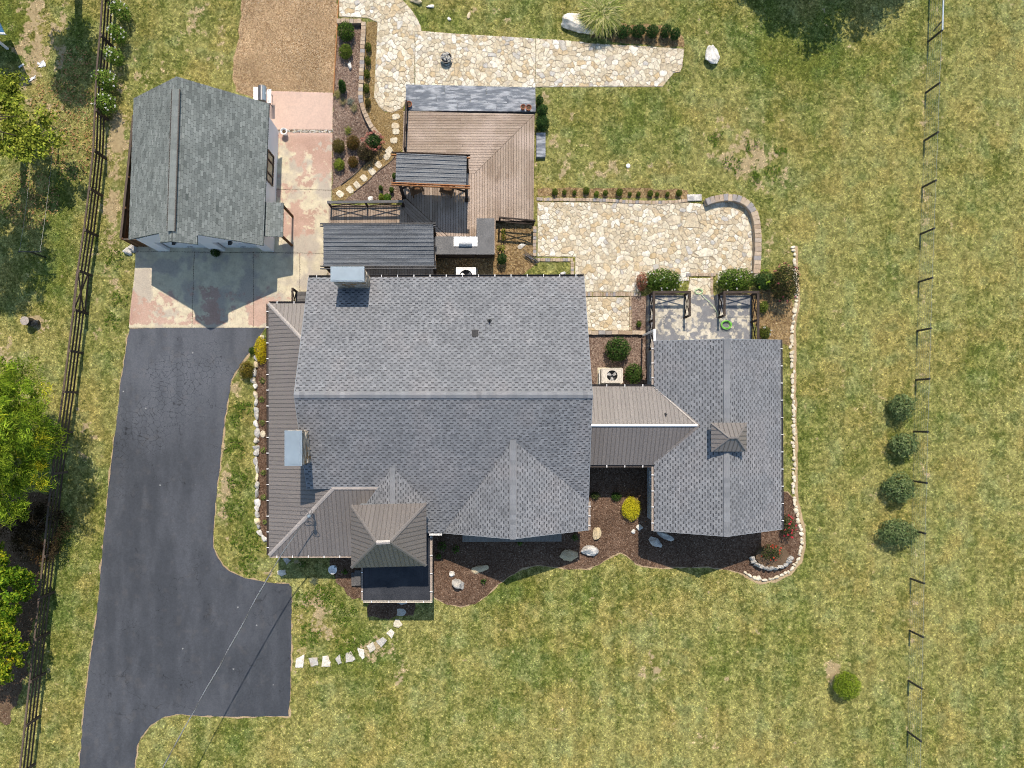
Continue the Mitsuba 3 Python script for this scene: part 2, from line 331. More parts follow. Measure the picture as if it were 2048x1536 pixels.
mat('orange_wood', wood((.30, .135, .06), (.46, .23, .11)))
mat('brown_wood', wood((.10, .055, .03), (.20, .115, .065)))
def deck_fn(p, n, uv):
    g = fbm(p.x * 2 + uv.x * 30, p.y * 2 + uv.y * 30, 3, 3)
    c = mix((.245, .182, .138), (.44, .358, .288), g * .5 + uv.x * .5)
    worn = smoothstep(.45, .75, fbm(p.x * .6 + 4, p.y * .6, 2, 3))
    return mix(c, C(.54, .44, .375), worn * .5) * (.9 + .2 * noise(p.x * 25, p.y * 25, uv.x * 9))
mat('deck_board', deck_fn)
mat('slate', lambda p, n, uv: mix((.075, .078, .083), (.14, .143, .15), fbm(p.x * 2 + p.y, p.y * 2.5 - p.x, 1, 4)), kind='principled', roughness=.55, specular=.4)
mat('terracotta', rgb=(.36, .15, .09))
mat('soil', lambda p, n, uv: mix((.05, .035, .025), (.16, .11, .07), noise(p.x * 40, p.y * 40, 1)))
mat('blue_metal', rgb=(.012, .10, .22), kind='principled', roughness=.6, specular=.2)
mat('window_dark', rgb=(.02, .025, .03), kind='principled', roughness=.08, specular=.6)
mat('brown_frame', rgb=(.07, .04, .028), kind='principled', roughness=.5)
mat('door_white', rgb=(.62, .64, .66), kind='principled', roughness=.5)
mat('green_hose', rgb=(.20, .55, .08), kind='principled', roughness=.45)
mat('pale_hose', rgb=(.50, .66, .40), kind='principled', roughness=.5)
mat('cable', rgb=(.10, .10, .105), kind='principled', roughness=.5)
mat('wire', rgb=(.30, .31, .31), kind='principled', roughness=.4, metallic=.5)
mat('bark', lambda p, n, uv: mix((.045, .035, .027), (.14, .11, .085), fbm(p.x * 6, p.y * 6, p.z * 2, 3)))
scene['leaf'] = {'type': 'principledthin', 'base_color': {'type': 'mesh_attribute', 'name': 'vertex_color'}, 'roughness': .55, 'diff_trans': .55, 'spec_trans': 0.0, 'eta': 1.3}

# ------------------------------------------------------------------ the ground and what is laid on it
labels['ground'] = {'kind': 'structure', 'label': 'wide lawn of patchy green and straw coloured grass with bare tan spots'}
gm = MB(); gs = 600.0
gm.raw([[-gs, -gs, 0], [gs, -gs, 0], [gs, gs, 0], [-gs, gs, 0]], [[0, 1, 2, 3]]); gm.put('ground', 'lawn')
NOGRASS = []                                             # where no grass grows
def rough(pg, amp=.06, step=.16, seed=0):
    """A polygon with an uneven edge."""
    out = []
    for g in getattr(pg, 'geoms', [pg]):
        c = np.array(g.segmentize(step).exterior.coords)[:-1]
        d = np.roll(c, -1, 0) - np.roll(c, 1, 0); d /= np.linalg.norm(d, axis=1, keepdims=True) + 1e-9
        q = np.c_[c * 2.3, np.full(len(c), seed)]
        a = (meshkit.fbm(q, 3, seed) - .5) * 2 * amp * 1.6
        out.append(sg.Polygon(c + np.c_[-d[:, 1], d[:, 0]] * a[:, None]).buffer(0))
    return unary_union(out)
def smooth_path(pts, step=.2):
    from scipy.interpolate import splprep, splev
    p = np.array(pts, float)
    tck, u = splprep(p.T, s=0, k=min(3, len(p) - 1))
    t = np.linspace(0, 1, 400); c = np.array(splev(t, tck)).T
    L = np.r_[0, np.cumsum(np.linalg.norm(np.diff(c, axis=0), axis=1))]
    s = np.linspace(0, L[-1], max(2, int(round(L[-1] / step)) + 1))
    return np.c_[np.interp(s, L, c[:, 0]), np.interp(s, L, c[:, 1])]
def sheet(name, pg, z0, z1, m, label):
    k = thing(name, label, None, kind='structure')
    MB().prism(pg, z0, z1).put(k, m)
    NOGRASS.append(pg)
    return k
def scatter(pg, n, seed):
    r = np.random.default_rng(seed); x0, y0, x1, y1 = pg.bounds; got = np.zeros((0, 2))
    shapely.prepare(pg)
    while len(got) < n:
        c = r.uniform((x0, y0), (x1, y1), (int(n * 1.6) + 50, 2))
        got = np.vstack([got, c[shapely.contains_xy(pg, c[:, 0], c[:, 1])]])
    return got[:n]
def chips(parent, name, pg, per_m2, size, z, m, seed, tilt=.35):
    """Loose flakes lying on a bed, one mesh."""
    n = int(pg.area * per_m2); c = scatter(pg, n, seed); r = np.random.default_rng(seed + 1)
    a = r.uniform(0, 2 * np.pi, n); l = size * r.uniform(.5, 1.5, n); w = l * r.uniform(.3, .75, n)
    d = np.stack([np.cos(a), np.sin(a), r.normal(0, tilt, n)], 1); e = np.stack([-np.sin(a), np.cos(a), r.normal(0, tilt, n)], 1)
    o = np.c_[c, z + r.uniform(.006, .03, n)]
    v = np.stack([o - d * l[:, None] / 2, o + e * w[:, None] / 2, o + d * l[:, None] / 2, o - e * w[:, None] / 2], 1).reshape(-1, 3)
    v[:, 2] = np.maximum(v[:, 2], z + .002)
    i = np.arange(n)[:, None] * 4
    f = np.hstack([i, i + 3, i + 2, i + 1]); f = f[:, ::-1]
    uv = np.repeat(r.uniform(0, 1, (n, 2)), 4, 0)
    b = MB().raw(v, f, uv); part(name, parent, b, m, kind='stuff')

# driveway
DRIVE = poly([(259, 656), (531, 656), (512, 683), (500, 703), (487.5, 720), (472, 742), (462.5, 761), (454.7, 808), (447, 855), (439, 949), (434.7, 966), (427.6, 1049), (425.5, 1092.5),
              (434.7, 1115), (446, 1131), (459.5, 1142), (476, 1151), (497, 1157.5), (534, 1165), (577.5, 1168), (582, 1174), (583, 1181.5), (581.6, 1355), (577.5, 1432), (455, 1433), (380, 1430), (352, 1428), (330, 1433), (314.6, 1442),
              (300, 1452), (290, 1463), (281, 1476), (275, 1492), (269, 1536), (262, 1620), (150, 1620), (159, 1536), (165.6, 1450.6), (178, 1334.7), (194.6, 1227), (205.7, 1098.7), (220, 949), (228, 886), (236, 824), (242, 761), (251.6, 705)])
edge = rough(DRIVE.buffer(.05), .10, seed=5)
sheet('dirt_edge', edge, 0, .006, 'dirt', 'thin strip of bare tan soil along the edge of the asphalt driveway')
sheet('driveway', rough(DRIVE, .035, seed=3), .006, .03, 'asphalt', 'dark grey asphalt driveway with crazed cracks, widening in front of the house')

# concrete pavement in slabs
CONC = poly([(273, 470), (271, 524), (268, 562), (262, 609), (258, 655.5), (533, 655.5), (640, 655.5), (640, 600), (655, 545), (661, 445), (663, 400), (666, 186), (533, 182), (520, 300), (515, 470)])
kc = thing('concrete_pavement', 'concrete pavement with worn pink stain around the white garage', None, kind='structure')
cuts = [sg.LineString(GP(q)) for q in ([(390, 470), (384, 665)], [(506.5, 470), (507, 665)], [(250, 503), (680, 507)], [(520, 378), (680, 381)], [(600, 507), (600, 665)], [(520, 262), (680, 263)], [(300, 511), (541, 524)])]
pieces = CONC.difference(unary_union([c.buffer(.014) for c in cuts[:-2]] + [cuts[5].buffer(.09)]))
for g in pieces.geoms:
    part('slab', kc, MB().prism(rough(g, .006, .1, 4), .004, .035), 'concrete')
MB().prism(CONC.buffer(-.05), .002, .012).put(key('bedding', kc), 'bed_soil')
NOGRASS.append(CONC)
ks = thing('pebble_strip', 'thin strip of white and dark pebbles crossing the pink concrete beside the garage', 'pebbles', kind='stuff')
b = MB(); r = np.random.default_rng(3)
for i in range(150):
    x, y = 556 + 109 * r.random(), 262.5 + r.normal(0, 1.3)
    q = trimesh.creation.icosphere(1, .03 + .025 * r.random()); v = q.vertices * [1, r.uniform(.6, 1), .7] + P(x, y, .03)
    b.raw(v, q.faces, (r.random() ** .5, r.random()))
b.put(ks, 'rock', smooth=True)

# gravel yard, dirt track
GRAV = poly([(486, -40), (482, 20), (478, 70), (470, 110), (466, 150), (470, 182), (505, 195), (533, 182.5), (666, 186), (670, 130), (677, -40)])
kg = sheet('gravel_yard', rough(GRAV, .09, seed=8), .004, .014, 'gravel', 'yard of orange brown gravel behind the white garage')
chips(kg, 'pebble', GRAV.buffer(-.05), 260, .055, .014, 'gravel_chip', 5)

# planting beds
def bed(name, pts, m, label, chip_m, chip_n, size, seed, amp=.05, z=.012):
    pg = rough(poly(pts), amp, seed=seed)
    k = sheet(name, pg, .004, z, m, label)
    chips(k, 'chip', pg, chip_n, size, z, chip_m, seed)
    return pg
BED_A = [(667, 190), (677, 44), (727, 45), (722, 117), (719, 183), (721, 207), (730, 233), (745, 262), (757, 292), (742, 315), (728, 330), (710, 349), (683, 371), (664, 380), (664, 250)]
bed('mulch_bed', BED_A, 'faded_mulch', 'long mulch bed of round shrubs between the pink concrete and the block wall', 'faded_chip', 230, .07, 21)
bed('straw_path', [(663.5, 380), (683, 371), (710, 349), (728, 330), (757, 292), (765, 275), (748, 255), (735, 228), (727, 200), (730, 117), (735, 45), (755, 45), (751, 130), (748, 195), (757, 212), (770, 226), (808, 215), (805, 300), (790, 312), (775, 330), (757, 342), (742, 357), (725, 372), (708, 385), (690, 400), (663.5, 400)],
    'straw', 'curved path of tan pine straw carrying square stepping stones', 'straw_chip', 150, .08, 22)
bed('mulch_bed', [(690, 400.5), (708, 385.5), (725, 372.5), (742, 357.5), (757, 342.5), (775, 330.5), (790, 312.5), (806, 310), (808, 402), (655, 404)], 'faded_mulch', 'small triangular mulch bed between the stepping stones and the deck railing', 'faded_chip', 230, .07, 23, .01)
FRONT = [(867, 1194), (889.5, 1206), (921.7, 1214), (951, 1206), (973.7, 1191), (998, 1167), (1018, 1152), (1045, 1137), (1077, 1129.6), (1107, 1133), (1137, 1138), (1174, 1138), (1199, 1128), (1223.7, 1112), (1240.6, 1105), (1257.7, 1115), (1270, 1127), (1287, 1133), (1336, 1135.6), (1380, 1134),
         (1416, 1133), (1453, 1139), (1477, 1144), (1502, 1156), (1526, 1162), (1550.6, 1159), (1575, 1144), (1597, 1120), (1605, 1090), (1603, 1051), (1594.6, 1027), (1589.7, 1005), (1575, 985), (1550, 980), (1500, 1000), (1300, 1000), (1298, 920), (1150, 920), (1130, 1030), (860, 1040)]
f = rough(poly(FRONT).buffer(.05), .06, seed=30)
sheet('dirt_edge', f, 0, .005, 'dirt', 'thin bare strip between the front mulch bed and the lawn')
bed('mulch_bed', FRONT, 'mulch', 'long dark mulch bed with a wavy edge along the front of the house', 'mulch_chip', 230, .07, 24)
bed('mulch_bed', [(660, 1108), (725, 1100), (725, 1198), (700, 1192), (678, 1172), (664, 1150)], 'mulch', 'reddish mulch patch left of the flat entry roof', 'mulch_chip', 190, .07, 25, .15)
bed('mulch_bed', [(735, 1195), (833, 1195), (829, 1234), (735, 1236)], 'mulch', 'small mulch patch in the shade below the flat entry roof', 'mulch_chip', 200, .07, 26, .12)
bed('mulch_bed', [(513, 705), (530, 690), (552, 680), (552, 1090), (530, 1080), (519, 1060), (514, 1000), (514, 900), (512, 800), (511, 755)], 'mulch', 'narrow brown mulch bed of small plants along the left porch', 'mulch_chip', 230, .07, 27, .03)
bed('mulch_bed', [(1150, 668), (1312, 668), (1312, 800), (1150, 800)], 'faded_mulch', 'mulch court with two round shrubs between the house and the wing', 'faded_chip', 230, .07, 28, .01)
bed('mulch_bed', [(1263, 592), (1312, 592), (1312, 667), (1263, 667)], 'faded_mulch', 'strip of mulch between the small flagstone patio and the grey terrace', 'faded_chip', 200, .07, 29, .01)
bed('leafy_bed', [(985, 446), (1066, 446), (1068, 518), (1076, 524), (1050, 545), (1015, 580), (862, 580), (862, 505), (985, 505)], 'leafy_soil', 'patch of dry leaves and soil between the slate counter and the flagstone patio', 'straw_chip', 120, .08, 31, .04)
bed('leafy_bed', [(1500, 585), (1582, 560), (1584, 690), (1560, 690), (1515, 690)], 'leafy_soil', 'dry leafy soil under the shrubs right of the grey terrace', 'straw_chip', 90, .08, 32, .15)
bed('leafy_bed', [(1180, 74), (1230, 84), (1300, 90), (1368, 96), (1368, 72), (1330, 52), (1210, 46), (1180, 60)], 'leafy_soil', 'strip of bare leafy soil under the clipped hedge', 'straw_chip', 80, .07, 33, .08)
bed('leafy_bed', [(1076, 393), (1376, 398), (1376, 380), (1250, 374), (1076, 378)], 'leafy_soil', 'strip of leafy soil planted with a row of small round bushes', 'straw_chip', 90, .07, 34, .08)

bed('leaf_litter', [(-80, 985), (100, 985), (92, 1060), (80, 1130), (55, 1330), (25, 1440), (-80, 1440)], 'bed_soil', 'dark leaf litter under the trees beyond the rail fence', 'mulch_chip', 120, .08, 35, .3)
# ------------------------------------------------------------------ flagstone paving: every stone cut, laid proud of its joint
def voronoi_cells(pg, rmin, rmax, seed):
    from scipy.spatial import Voronoi, cKDTree
    r = np.random.default_rng(seed); x0, y0, x1, y1 = pg.buffer(.6).bounds
    pts, rad = [], []
    cand = r.uniform((x0, y0), (x1, y1), (30000, 2)); rr = rmin + (rmax - rmin) * r.random(30000) ** 1.9
    grid = {}
    for c, q in zip(cand, rr):
        gx, gy = int(c[0] / rmax), int(c[1] / rmax); ok = True
        for a in range(gx - 2, gx + 3):
            for b_ in range(gy - 2, gy + 3):
                for j in grid.get((a, b_), ()):
                    if (pts[j][0] - c[0]) ** 2 + (pts[j][1] - c[1]) ** 2 < ((rad[j] + q) * .92) ** 2: ok = False; break
                if not ok: break
            if not ok: break
        if ok:
            grid.setdefault((gx, gy), []).append(len(pts)); pts.append(c); rad.append(q)
    vor = Voronoi(np.array(pts)); out = []
    for reg in vor.point_region:
        idx = vor.regions[reg]
        if -1 in idx or not idx: continue
        c = sg.Polygon(vor.vertices[idx]).intersection(pg)
        for g in getattr(c, 'geoms', [c]):
            if g.geom_type == 'Polygon' and g.area > .006: out.append(g)
    return out
def merge_some(cells, share, seed):
    """Joins some neighbours into long or large slabs, so that the stones are not all of one kind."""
    from shapely.strtree import STRtree
    r = np.random.default_rng(seed + 77); tree_ = STRtree(cells); gone, out = set(), []
    for i in r.permutation(len(cells)):
        if i in gone: continue
        gone.add(i); g = cells[i]
        for _ in range(int(r.choice([0, 1, 2], p=[1 - share, share * .65, share * .35]))):
            best = None
            for j in tree_.query(g.buffer(.01)):
                if j in gone: continue
                u = g.union(cells[j].buffer(1e-4))
                if u.geom_type == 'Polygon' and u.area / u.convex_hull.area > .90 and u.area < .55 and (best is None or u.area / u.convex_hull.area > best[0]): best = (u.area / u.convex_hull.area, j, u)
            if best is None: break
            gone.add(best[1]); g = best[2].simplify(.02)
        out.append(g)
    return out
def stone_mesh(b, g, z0, z1, uv, cham=.012):
    """A slab of stone with a bevelled rim over a convex-ish outline."""
    o = np.array(g.exterior.coords)[:-1]
    if sg.LinearRing(o).is_ccw is False: o = o[::-1]
    c = o.mean(0); d = c - o; L = np.linalg.norm(d, axis=1, keepdims=True) + 1e-9
    i = o + d / L * np.minimum(cham * 1.6, L * .3); m = len(o)
    v = np.vstack([np.c_[o, np.full(m, z0)], np.c_[o, np.full(m, z1 - cham)], np.c_[i, np.full(m, z1)], [[c[0], c[1], z1 + .002]]])
    k = np.arange(m); n = (k + 1) % m
    f = np.vstack([np.stack([k, n, n + m], 1), np.stack([k, n + m, k + m], 1), np.stack([k + m, n + m, n + 2 * m], 1), np.stack([k + m, n + 2 * m, k + 2 * m], 1), np.stack([k + 2 * m, n + 2 * m, k * 0 + 3 * m], 1)])
    b.raw(v, f, uv)
def flagstones(name, pts, label, rmin, rmax, seed, gap=.013, lift=0.0, extra=()):
    pg = poly(pts); k = thing(name, label, None, kind='structure')
    MB().prism(rough(pg, .02, seed=seed), .004, .016 + lift).put(key('joint_bed', k), 'sand_joint')
    NOGRASS.append(pg)
    r = np.random.default_rng(seed)
    fixed = [sg.Polygon(GP(q)) for q in extra]
    field = pg.difference(unary_union([q.buffer(.01) for q in fixed])) if fixed else pg
    cells = []
    for c in merge_some(voronoi_cells(field, rmin, rmax, seed), .5, seed) + fixed:
        # uneven cut edges: nudge each corner, then draw the outline in by the joint
        c = c.buffer(-gap * r.uniform(.55, 1.25), join_style=2)
        for g in getattr(c, 'geoms', [c]):
            if g.is_empty or g.area < .004: continue
            o = np.array(g.segmentize(.22).exterior.coords)[:-1]
            o = o + r.normal(0, .009, o.shape)
            g2 = sg.Polygon(o).buffer(0)
            if g2.geom_type == 'Polygon' and not g2.is_empty: cells.append(g2.simplify(.006))
    cells.sort(key=lambda g: -g.area)
    rest = MB()
    for i, g in enumerate(cells):
        uv = (r.random(), r.random())
        if g in fixed: uv = (.98, .3)
        z = .045 + lift + r.normal(0, .004)
        if i < 298:
            b = MB(); stone_mesh(b, g, .008 + lift, z, uv); part('stone', k, b, 'flagstone')
        else:
            stone_mesh(rest, g, .008 + lift, z, uv)
    if rest.v: part('small_stone', k, rest, 'flagstone', kind='stuff')
P1a = [(678, -30), (790, -30), (805, 0), (822, 18), (835, 38), (841, 52), (843, 62), (830, 64), (829, 171), (814, 172), (813, 200), (806, 217), (785, 226), (768, 222), (757, 212), (748, 195), (751, 130), (755, 45), (734, 36), (678, 34)]
P1b = [(843, 62), (900, 67), (1000, 73), (1071, 77), (1071, 177), (830, 172), (830.5, 64)]
P1c = [(1071.5, 77), (1133, 81), (1193, 88), (1280, 92), (1368, 98), (1365, 133), (1360, 145), (1348, 146), (1338, 158), (1325, 174), (1100, 174), (1071.5, 175)]
flagstones('flagstone_path', P1a, 'pale flagstone path curving down beside the garden wall to the stepping stones', .085, .27, 41)
flagstones('flagstone_terrace', P1b, 'pale flagstone terrace above the weathered grey steps, with a fire bowl on it', .085, .26, 42)
flagstones('flagstone_terrace', P1c, 'long golden flagstone terrace in front of the clipped hedge', .09, .30, 43)
P2 = [(1075, 404), (1200, 405), (1300, 409), (1375, 405), (1412, 409), (1430, 405), (1455, 403), (1478, 406), (1495, 416), (1505, 434), (1509, 460), (1508, 562), (1435, 562), (1435, 549), (1378, 549), (1378, 562), (1285, 562), (1278, 584), (1150, 584), (1150, 514), (1075, 513)]
BIG = [[(1373, 437), (1380, 428), (1388, 424), (1394, 431), (1399, 455), (1366, 456)], [(1330, 440), (1345, 430), (1362, 432), (1360, 448), (1340, 452)], [(1388, 505), (1412, 495), (1430, 502), (1424, 512), (1400, 515)]]
flagstones('flagstone_patio', P2, 'large cream flagstone patio enclosed by the curved block wall', .08, .27, 44, extra=BIG)
flagstones('flagstone_landing', [(1380, 556), (1422, 556), (1422, 605), (1372, 605)], 'small flagstone landing at the foot of the grey terrace steps between two round shrubs', .11, .26, 45)
flagstones('flagstone_patio', [(1160, 594), (1258, 594), (1258, 661), (1160, 661)], 'small square flagstone patio between the house and the grey terrace', .09, .30, 46)

# ------------------------------------------------------------------ block walls and edgings, every block a piece
def blocks(name, label, cat, path, length, width, z0, z1, seed, body=None, m='wall_block', jit=.008, spline=True, kind=None):
    k = thing(name, label, cat, kind=kind)
    c = smooth_path(GP(path, z1), length) if spline else None
    if c is None:
        ls = sg.LineString(GP(path, z1)); n = max(1, int(round(ls.length / length)))
        c = np.array([ls.interpolate(i / n, normalized=True).coords[0] for i in range(n + 1)])
    r = np.random.default_rng(seed); lift = z1 - .11
    for i in range(len(c) - 1):
        p, q = c[i], c[i + 1]; d = q - p; L = np.linalg.norm(d); a = math.atan2(d[1], d[0])
        b = MB(); w = width * (1 + r.normal(0, .03)); mid = (p + q) / 2 + r.normal(0, jit, 2)
        g = affinity.translate(affinity.rotate(sg.box(-L / 2 + .007, -w / 2, L / 2 - .007, w / 2), a + r.normal(0, .015), origin=(0, 0), use_radians=True), *mid)
        stone_mesh(b, g, max(z0, lift) if body else z0, z1 + r.normal(0, .004), (r.random(), r.random()), .01)
        part('block', k, b, m)
    if body:
        zc = np.arange(z0 + .14, lift + .001, .14) if lift - z0 > .2 else [lift]
        prev = z0
        for zi, z in enumerate(zc):
            b = MB(); s = sg.LineString(c).buffer(width / 2 - .02 - .006 * (zi % 2), cap_style=2)
            b.prism(s, prev, z - .012); b.prism(s.buffer(-.02), z - .012, z)
            part('course', k, b, m, kind=None); prev = z
    return k
blocks('retaining_wall', 'curved tan block retaining wall at the right end of the flagstone patio', 'retaining wall', [(1413, 404), (1424, 399.5), (1440, 396), (1457, 394.5), (1475, 396), (1492, 403.5), (1505, 417), (1513, 437), (1516, 462), (1516.5, 500), (1515, 530), (1514, 556)], .27, .40, 0, .46, 1, body=True)
blocks('garden_wall', 'low pale block wall curving between the mulch bed and the flagstone path', 'garden wall', [(727, 43), (726, 70), (724, 110), (722.5, 150), (721, 185), (722.5, 205), (728, 222), (735, 238), (744, 254), (752, 264), (760, 272)], .235, .27, 0, .34, 2, body=True)
blocks('garden_wall', 'short end of the pale block wall at the top of the mulch bed', 'garden wall', [(674, 41.5), (723, 41.5)], .235, .27, 0, .34, 3, body=True, spline=False)
blocks('patio_edging', 'straight row of pale edging bricks along the top of the flagstone patio', 'edging', [(1073, 398), (1120, 398.5), (1200, 400), (1280, 404), (1340, 404), (1376, 400)], .20, .20, 0, .07, 4)
blocks('patio_edging', 'left edging of grey pavers down the side of the flagstone patio', 'edging', [(1070, 452), (1069, 513)], .21, .21, 0, .09, 5, spline=False)
blocks('patio_edging', 'edging of tan pavers along the bottom left of the flagstone patio', 'edging', [(1070, 519.5), (1146, 519.5)], .15, .2, 0, .09, 6, spline=False)
blocks('patio_edging', 'short paver edging running to the back wall of the house beside the patio', 'edging', [(1145, 523), (1145, 556)], .15, .2, 0, .09, 7, spline=False)
blocks('patio_edging', 'row of narrow bricks between the large and the small flagstone patio', 'edging', [(1165, 588.5), (1282, 588.5)], .155, .24, 0, .07, 8, spline=False)
blocks('patio_edging', 'row of narrow bricks at the landing between the two big round shrubs', 'edging', [(1372, 549), (1432, 549)], .15, .2, 0, .07, 9, spline=False)
blocks('patio_edging', 'line of pavers right of the small flagstone landing', 'edging', [(1424, 553), (1424, 606)], .2, .16, 0, .08, 10, spline=False)
blocks('patio_edging', 'right edging of the small square flagstone patio', 'edging', [(1261, 593), (1261, 660)], .2, .12, 0, .06, 12, spline=False)
blocks('garden_wall', 'low orange tan block wall above the mulch court', 'garden wall', [(1170, 665), (1291, 665)], .40, .25, 0, .25, 11, body=True, spline=False)
k = thing('stone_step', 'grey slab step at the corner between the patio edging and the curved wall', 'step'); b = MB(); stone_mesh(b, poly([(1374, 389), (1403, 388), (1404, 401), (1375, 402)], .1), 0, .12, (.55, .1)); b.put(k, 'rock')
k = thing('timber_edging', 'long orange timber edging between the gravel yard and the mulch bed', 'edging'); b = MB()
b.bar(P(678.5, -20, .06), P(667, 187, .06), .05, .12, uv=(.6, .3)); b.put(k, 'orange_wood')
k = thing('steel_edging', 'thin black edging strip between the mulch bed and the straw path', 'edging'); b = MB()
q = smooth_path(GP([(757, 293), (742, 316), (728, 330), (710, 349), (696, 360), (683, 370)]), .2)
for i in range(len(q) - 1): b.bar([*q[i], .05], [*q[i + 1], .05], .025, .09)
b.put(k, 'black_plastic')
k = thing('steel_edging', 'thin brown edging strip between the straw path and the lower mulch bed', 'edging'); b = MB()
q = smooth_path(GP([(790, 312), (775, 329), (757, 342), (742, 357), (725, 372), (708, 385)]), .2)
for i in range(len(q) - 1): b.bar([*q[i], .04], [*q[i + 1], .04], .025, .07)
b.put(k, 'brown_frame')

# rocks and laid stones
def rock_geo(b, c, r, uv, seed, amp=.35, sub=2, box=.0):
    m = trimesh.creation.icosphere(subdivisions=sub, radius=1.0); v = np.array(m.vertices)
    d = meshkit.fbm(v * 1.6 + seed * 3.1, 3, seed) - .5
    rg = np.random.default_rng(seed); n = rg.normal(size=(7, 3)); n /= np.linalg.norm(n, axis=1, keepdims=True)
    s = (v @ n.T).max(1); v = v * (1 + amp * 2 * d)[:, None] * (1 / np.maximum(s, .55) * .72)[:, None]        # chopped flat by a few planes
    b.raw(v * np.array(r) + np.array(c), m.faces, uv)
def rock(name, label, px, py, rx, ry, h, uv, seed, rot=0, group=None, parent=None, m='rock', cat='rock'):
    b = MB(); rock_geo(b, (0, 0, 0), (rx / 33 * 1.02, ry / 33 * 1.02, h * .66), uv, seed, .3, 3 if rx > 9 else 2)
    v = np.vstack(b.v); ca, sa = math.cos(rot), math.sin(rot); v = v @ np.array([[ca, sa, 0], [-sa, ca, 0], [0, 0, 1]])
    b.v = [v + P(px, py, h * .5) * [1, 1, 0] + [0, 0, h * .36]]
    k = thing(name, label, cat, group); b.put(k, m); return k
rock('boulder', 'large white boulder lying alone on the lawn right of the long terrace', 1422, 107, 12.5, 16, .45, (.86, .3), 31, .2)
rock('boulder', 'large cream boulder half under the ornamental grass', 1156, 49, 24, 15, .7, (1.0, .72), 33, -.5)
rock('boulder', 'grey white boulder at the edge of the front bed, right of the gable shadow', 1178, 1101, 15, 12, .45, (.72, .2), 5, .2)
rock('boulder', 'tan topped grey boulder at the tip of the gable shadow', 1137, 1108, 14, 10, .4, (.45, .9), 6)
rock('boulder', 'long tan boulder on the mulch right of the front gable', 1193, 1067, 7, 14, .25, (.55, .95), 7, .1)
rock('boulder', 'smooth grey boulder in the shade below the wing', 1311, 1085, 11, 10, .35, (.45, .1), 8)
rock('boulder', 'flat grey boulder tucked under the lower eave of the wing', 1331, 1071, 13, 6, .3, (.42, .1), 9, -.4)
rock('small_rock', 'small pale rock left of the wing shadow below the yellow shrub', 1280, 1055, 6, 5, .18, (.7, .4), 10)
rock('small_rock', 'small white rock on the mulch beside the yellow shrub', 1267, 1062, 4, 4, .15, (.85, .2), 11)
rock('boulder', 'brown grey boulder in the front bed below the turret', 916, 1167, 11, 10, .42, (.42, .6), 12)
rock('small_rock', 'small white rock in the front bed right of the flat entry roof', 905, 1148, 5, 6, .18, (.85, .3), 13)
rock('boulder', 'flat cream boulder at the edge of the gable shadow in the front bed', 957, 1138, 14, 8, .2, (.55, .9), 14, .2)
rock('small_rock', 'white rock between the shrubs of the long mulch bed', 699, 130, 4.5, 6.5, .22, (.9, .2), 15)
rock('small_rock', 'white three-cornered rock beside the deck railing', 741, 396, 5, 4.5, .15, (.95, .4), 16)
rock('small_rock', 'pale rock at the garage corner, left of a grey one', 254, 502, 8, 8, .3, (.66, .6), 17)
rock('small_rock', 'grey rock at the front left corner of the garage', 264, 495, 8, 8, .35, (.5, .2), 18)
rock('small_rock', 'white rock on the grass right of the patio edging, above the roof gutter', 1126, 547, 4.5, 4, .2, (.95, .3), 19)
rock('small_rock', 'flat white rock at the top edge of the lawn beside the flagstone path', 862, 12, 8, 3, .12, (.85, .3), 20)
rock('small_rock', 'tan rock at the top edge of the frame beside the path', 833, 1, 10, 5, .25, (.6, .9), 21)
rock('small_rock', 'pale pink rock on the lawn near the flagstone terrace', 898, 37, 4, 3, .1, (.8, .5), 22)
rock('small_rock', 'tan rock on the lawn above the flagstone terrace', 938, 30, 3, 6, .1, (.65, .9), 23, -.4)
rock('small_rock', 'pale stone in the leafy patch left of the patio edging', 1043, 493, 7, 4, .1, (.65, .7), 24, .5)
def border(name, label, cat, path, length, width, seed, m, zmax=.13, jit=.03):
    k = thing(name, label, cat); r = np.random.default_rng(seed); c = smooth_path(GP(path), .05)
    L = np.r_[0, np.cumsum(np.linalg.norm(np.diff(c, axis=0), axis=1))]; s = 0
    while s < L[-1]:
        l = length * r.uniform(.6, 1.5); t = s + l / 2
        x, y = np.interp(t, L, c[:, 0]), np.interp(t, L, c[:, 1]); i = min(np.searchsorted(L, t), len(c) - 2); a = math.atan2(*(c[i + 1] - c[i])[::-1])
        b = MB(); w = width * r.uniform(.7, 1.25); rock_geo(b, (0, 0, 0), (l / 2 * 1.08, w / 2 * 1.1, zmax * .6), (r.uniform(.35, 1), r.random()), int(r.integers(1, 9999)), .2, 1)
        v = np.vstack(b.v); a += r.normal(0, .15); ca, sa = math.cos(a), math.sin(a)
        b.v = [v @ np.array([[ca, sa, 0], [-sa, ca, 0], [0, 0, 1]]) + [x + r.normal(0, jit), y + r.normal(0, jit), zmax * .4]]
        part('stone', k, b, m); s += l * 1.03
border('stone_border', 'long curving border of small cream stones around the right side of the wing', 'border',
       [(1587, 492), (1588, 520), (1589, 545), (1591, 575), (1591, 605), (1585, 640), (1583, 680), (1583, 720), (1584, 760), (1585, 800), (1586, 850), (1587, 900), (1587, 950), (1588, 1005), (1593, 1028), (1599, 1048), (1602, 1070), (1601, 1095), (1595, 1118), (1580, 1138), (1556, 1152), (1530, 1158), (1507, 1154), (1490, 1146)], .24, .20, 61, 'cream_stone')
border('stone_border', 'border of rough grey white rocks along the left porch bed', 'border',
       [(527, 668), (520, 690), (513, 720), (511, 745), (511, 775), (513, 810), (514, 850), (514, 900), (514, 950), (515, 1000), (516, 1040), (521, 1064), (531, 1079)], .36, .27, 62, 'rock', .2)
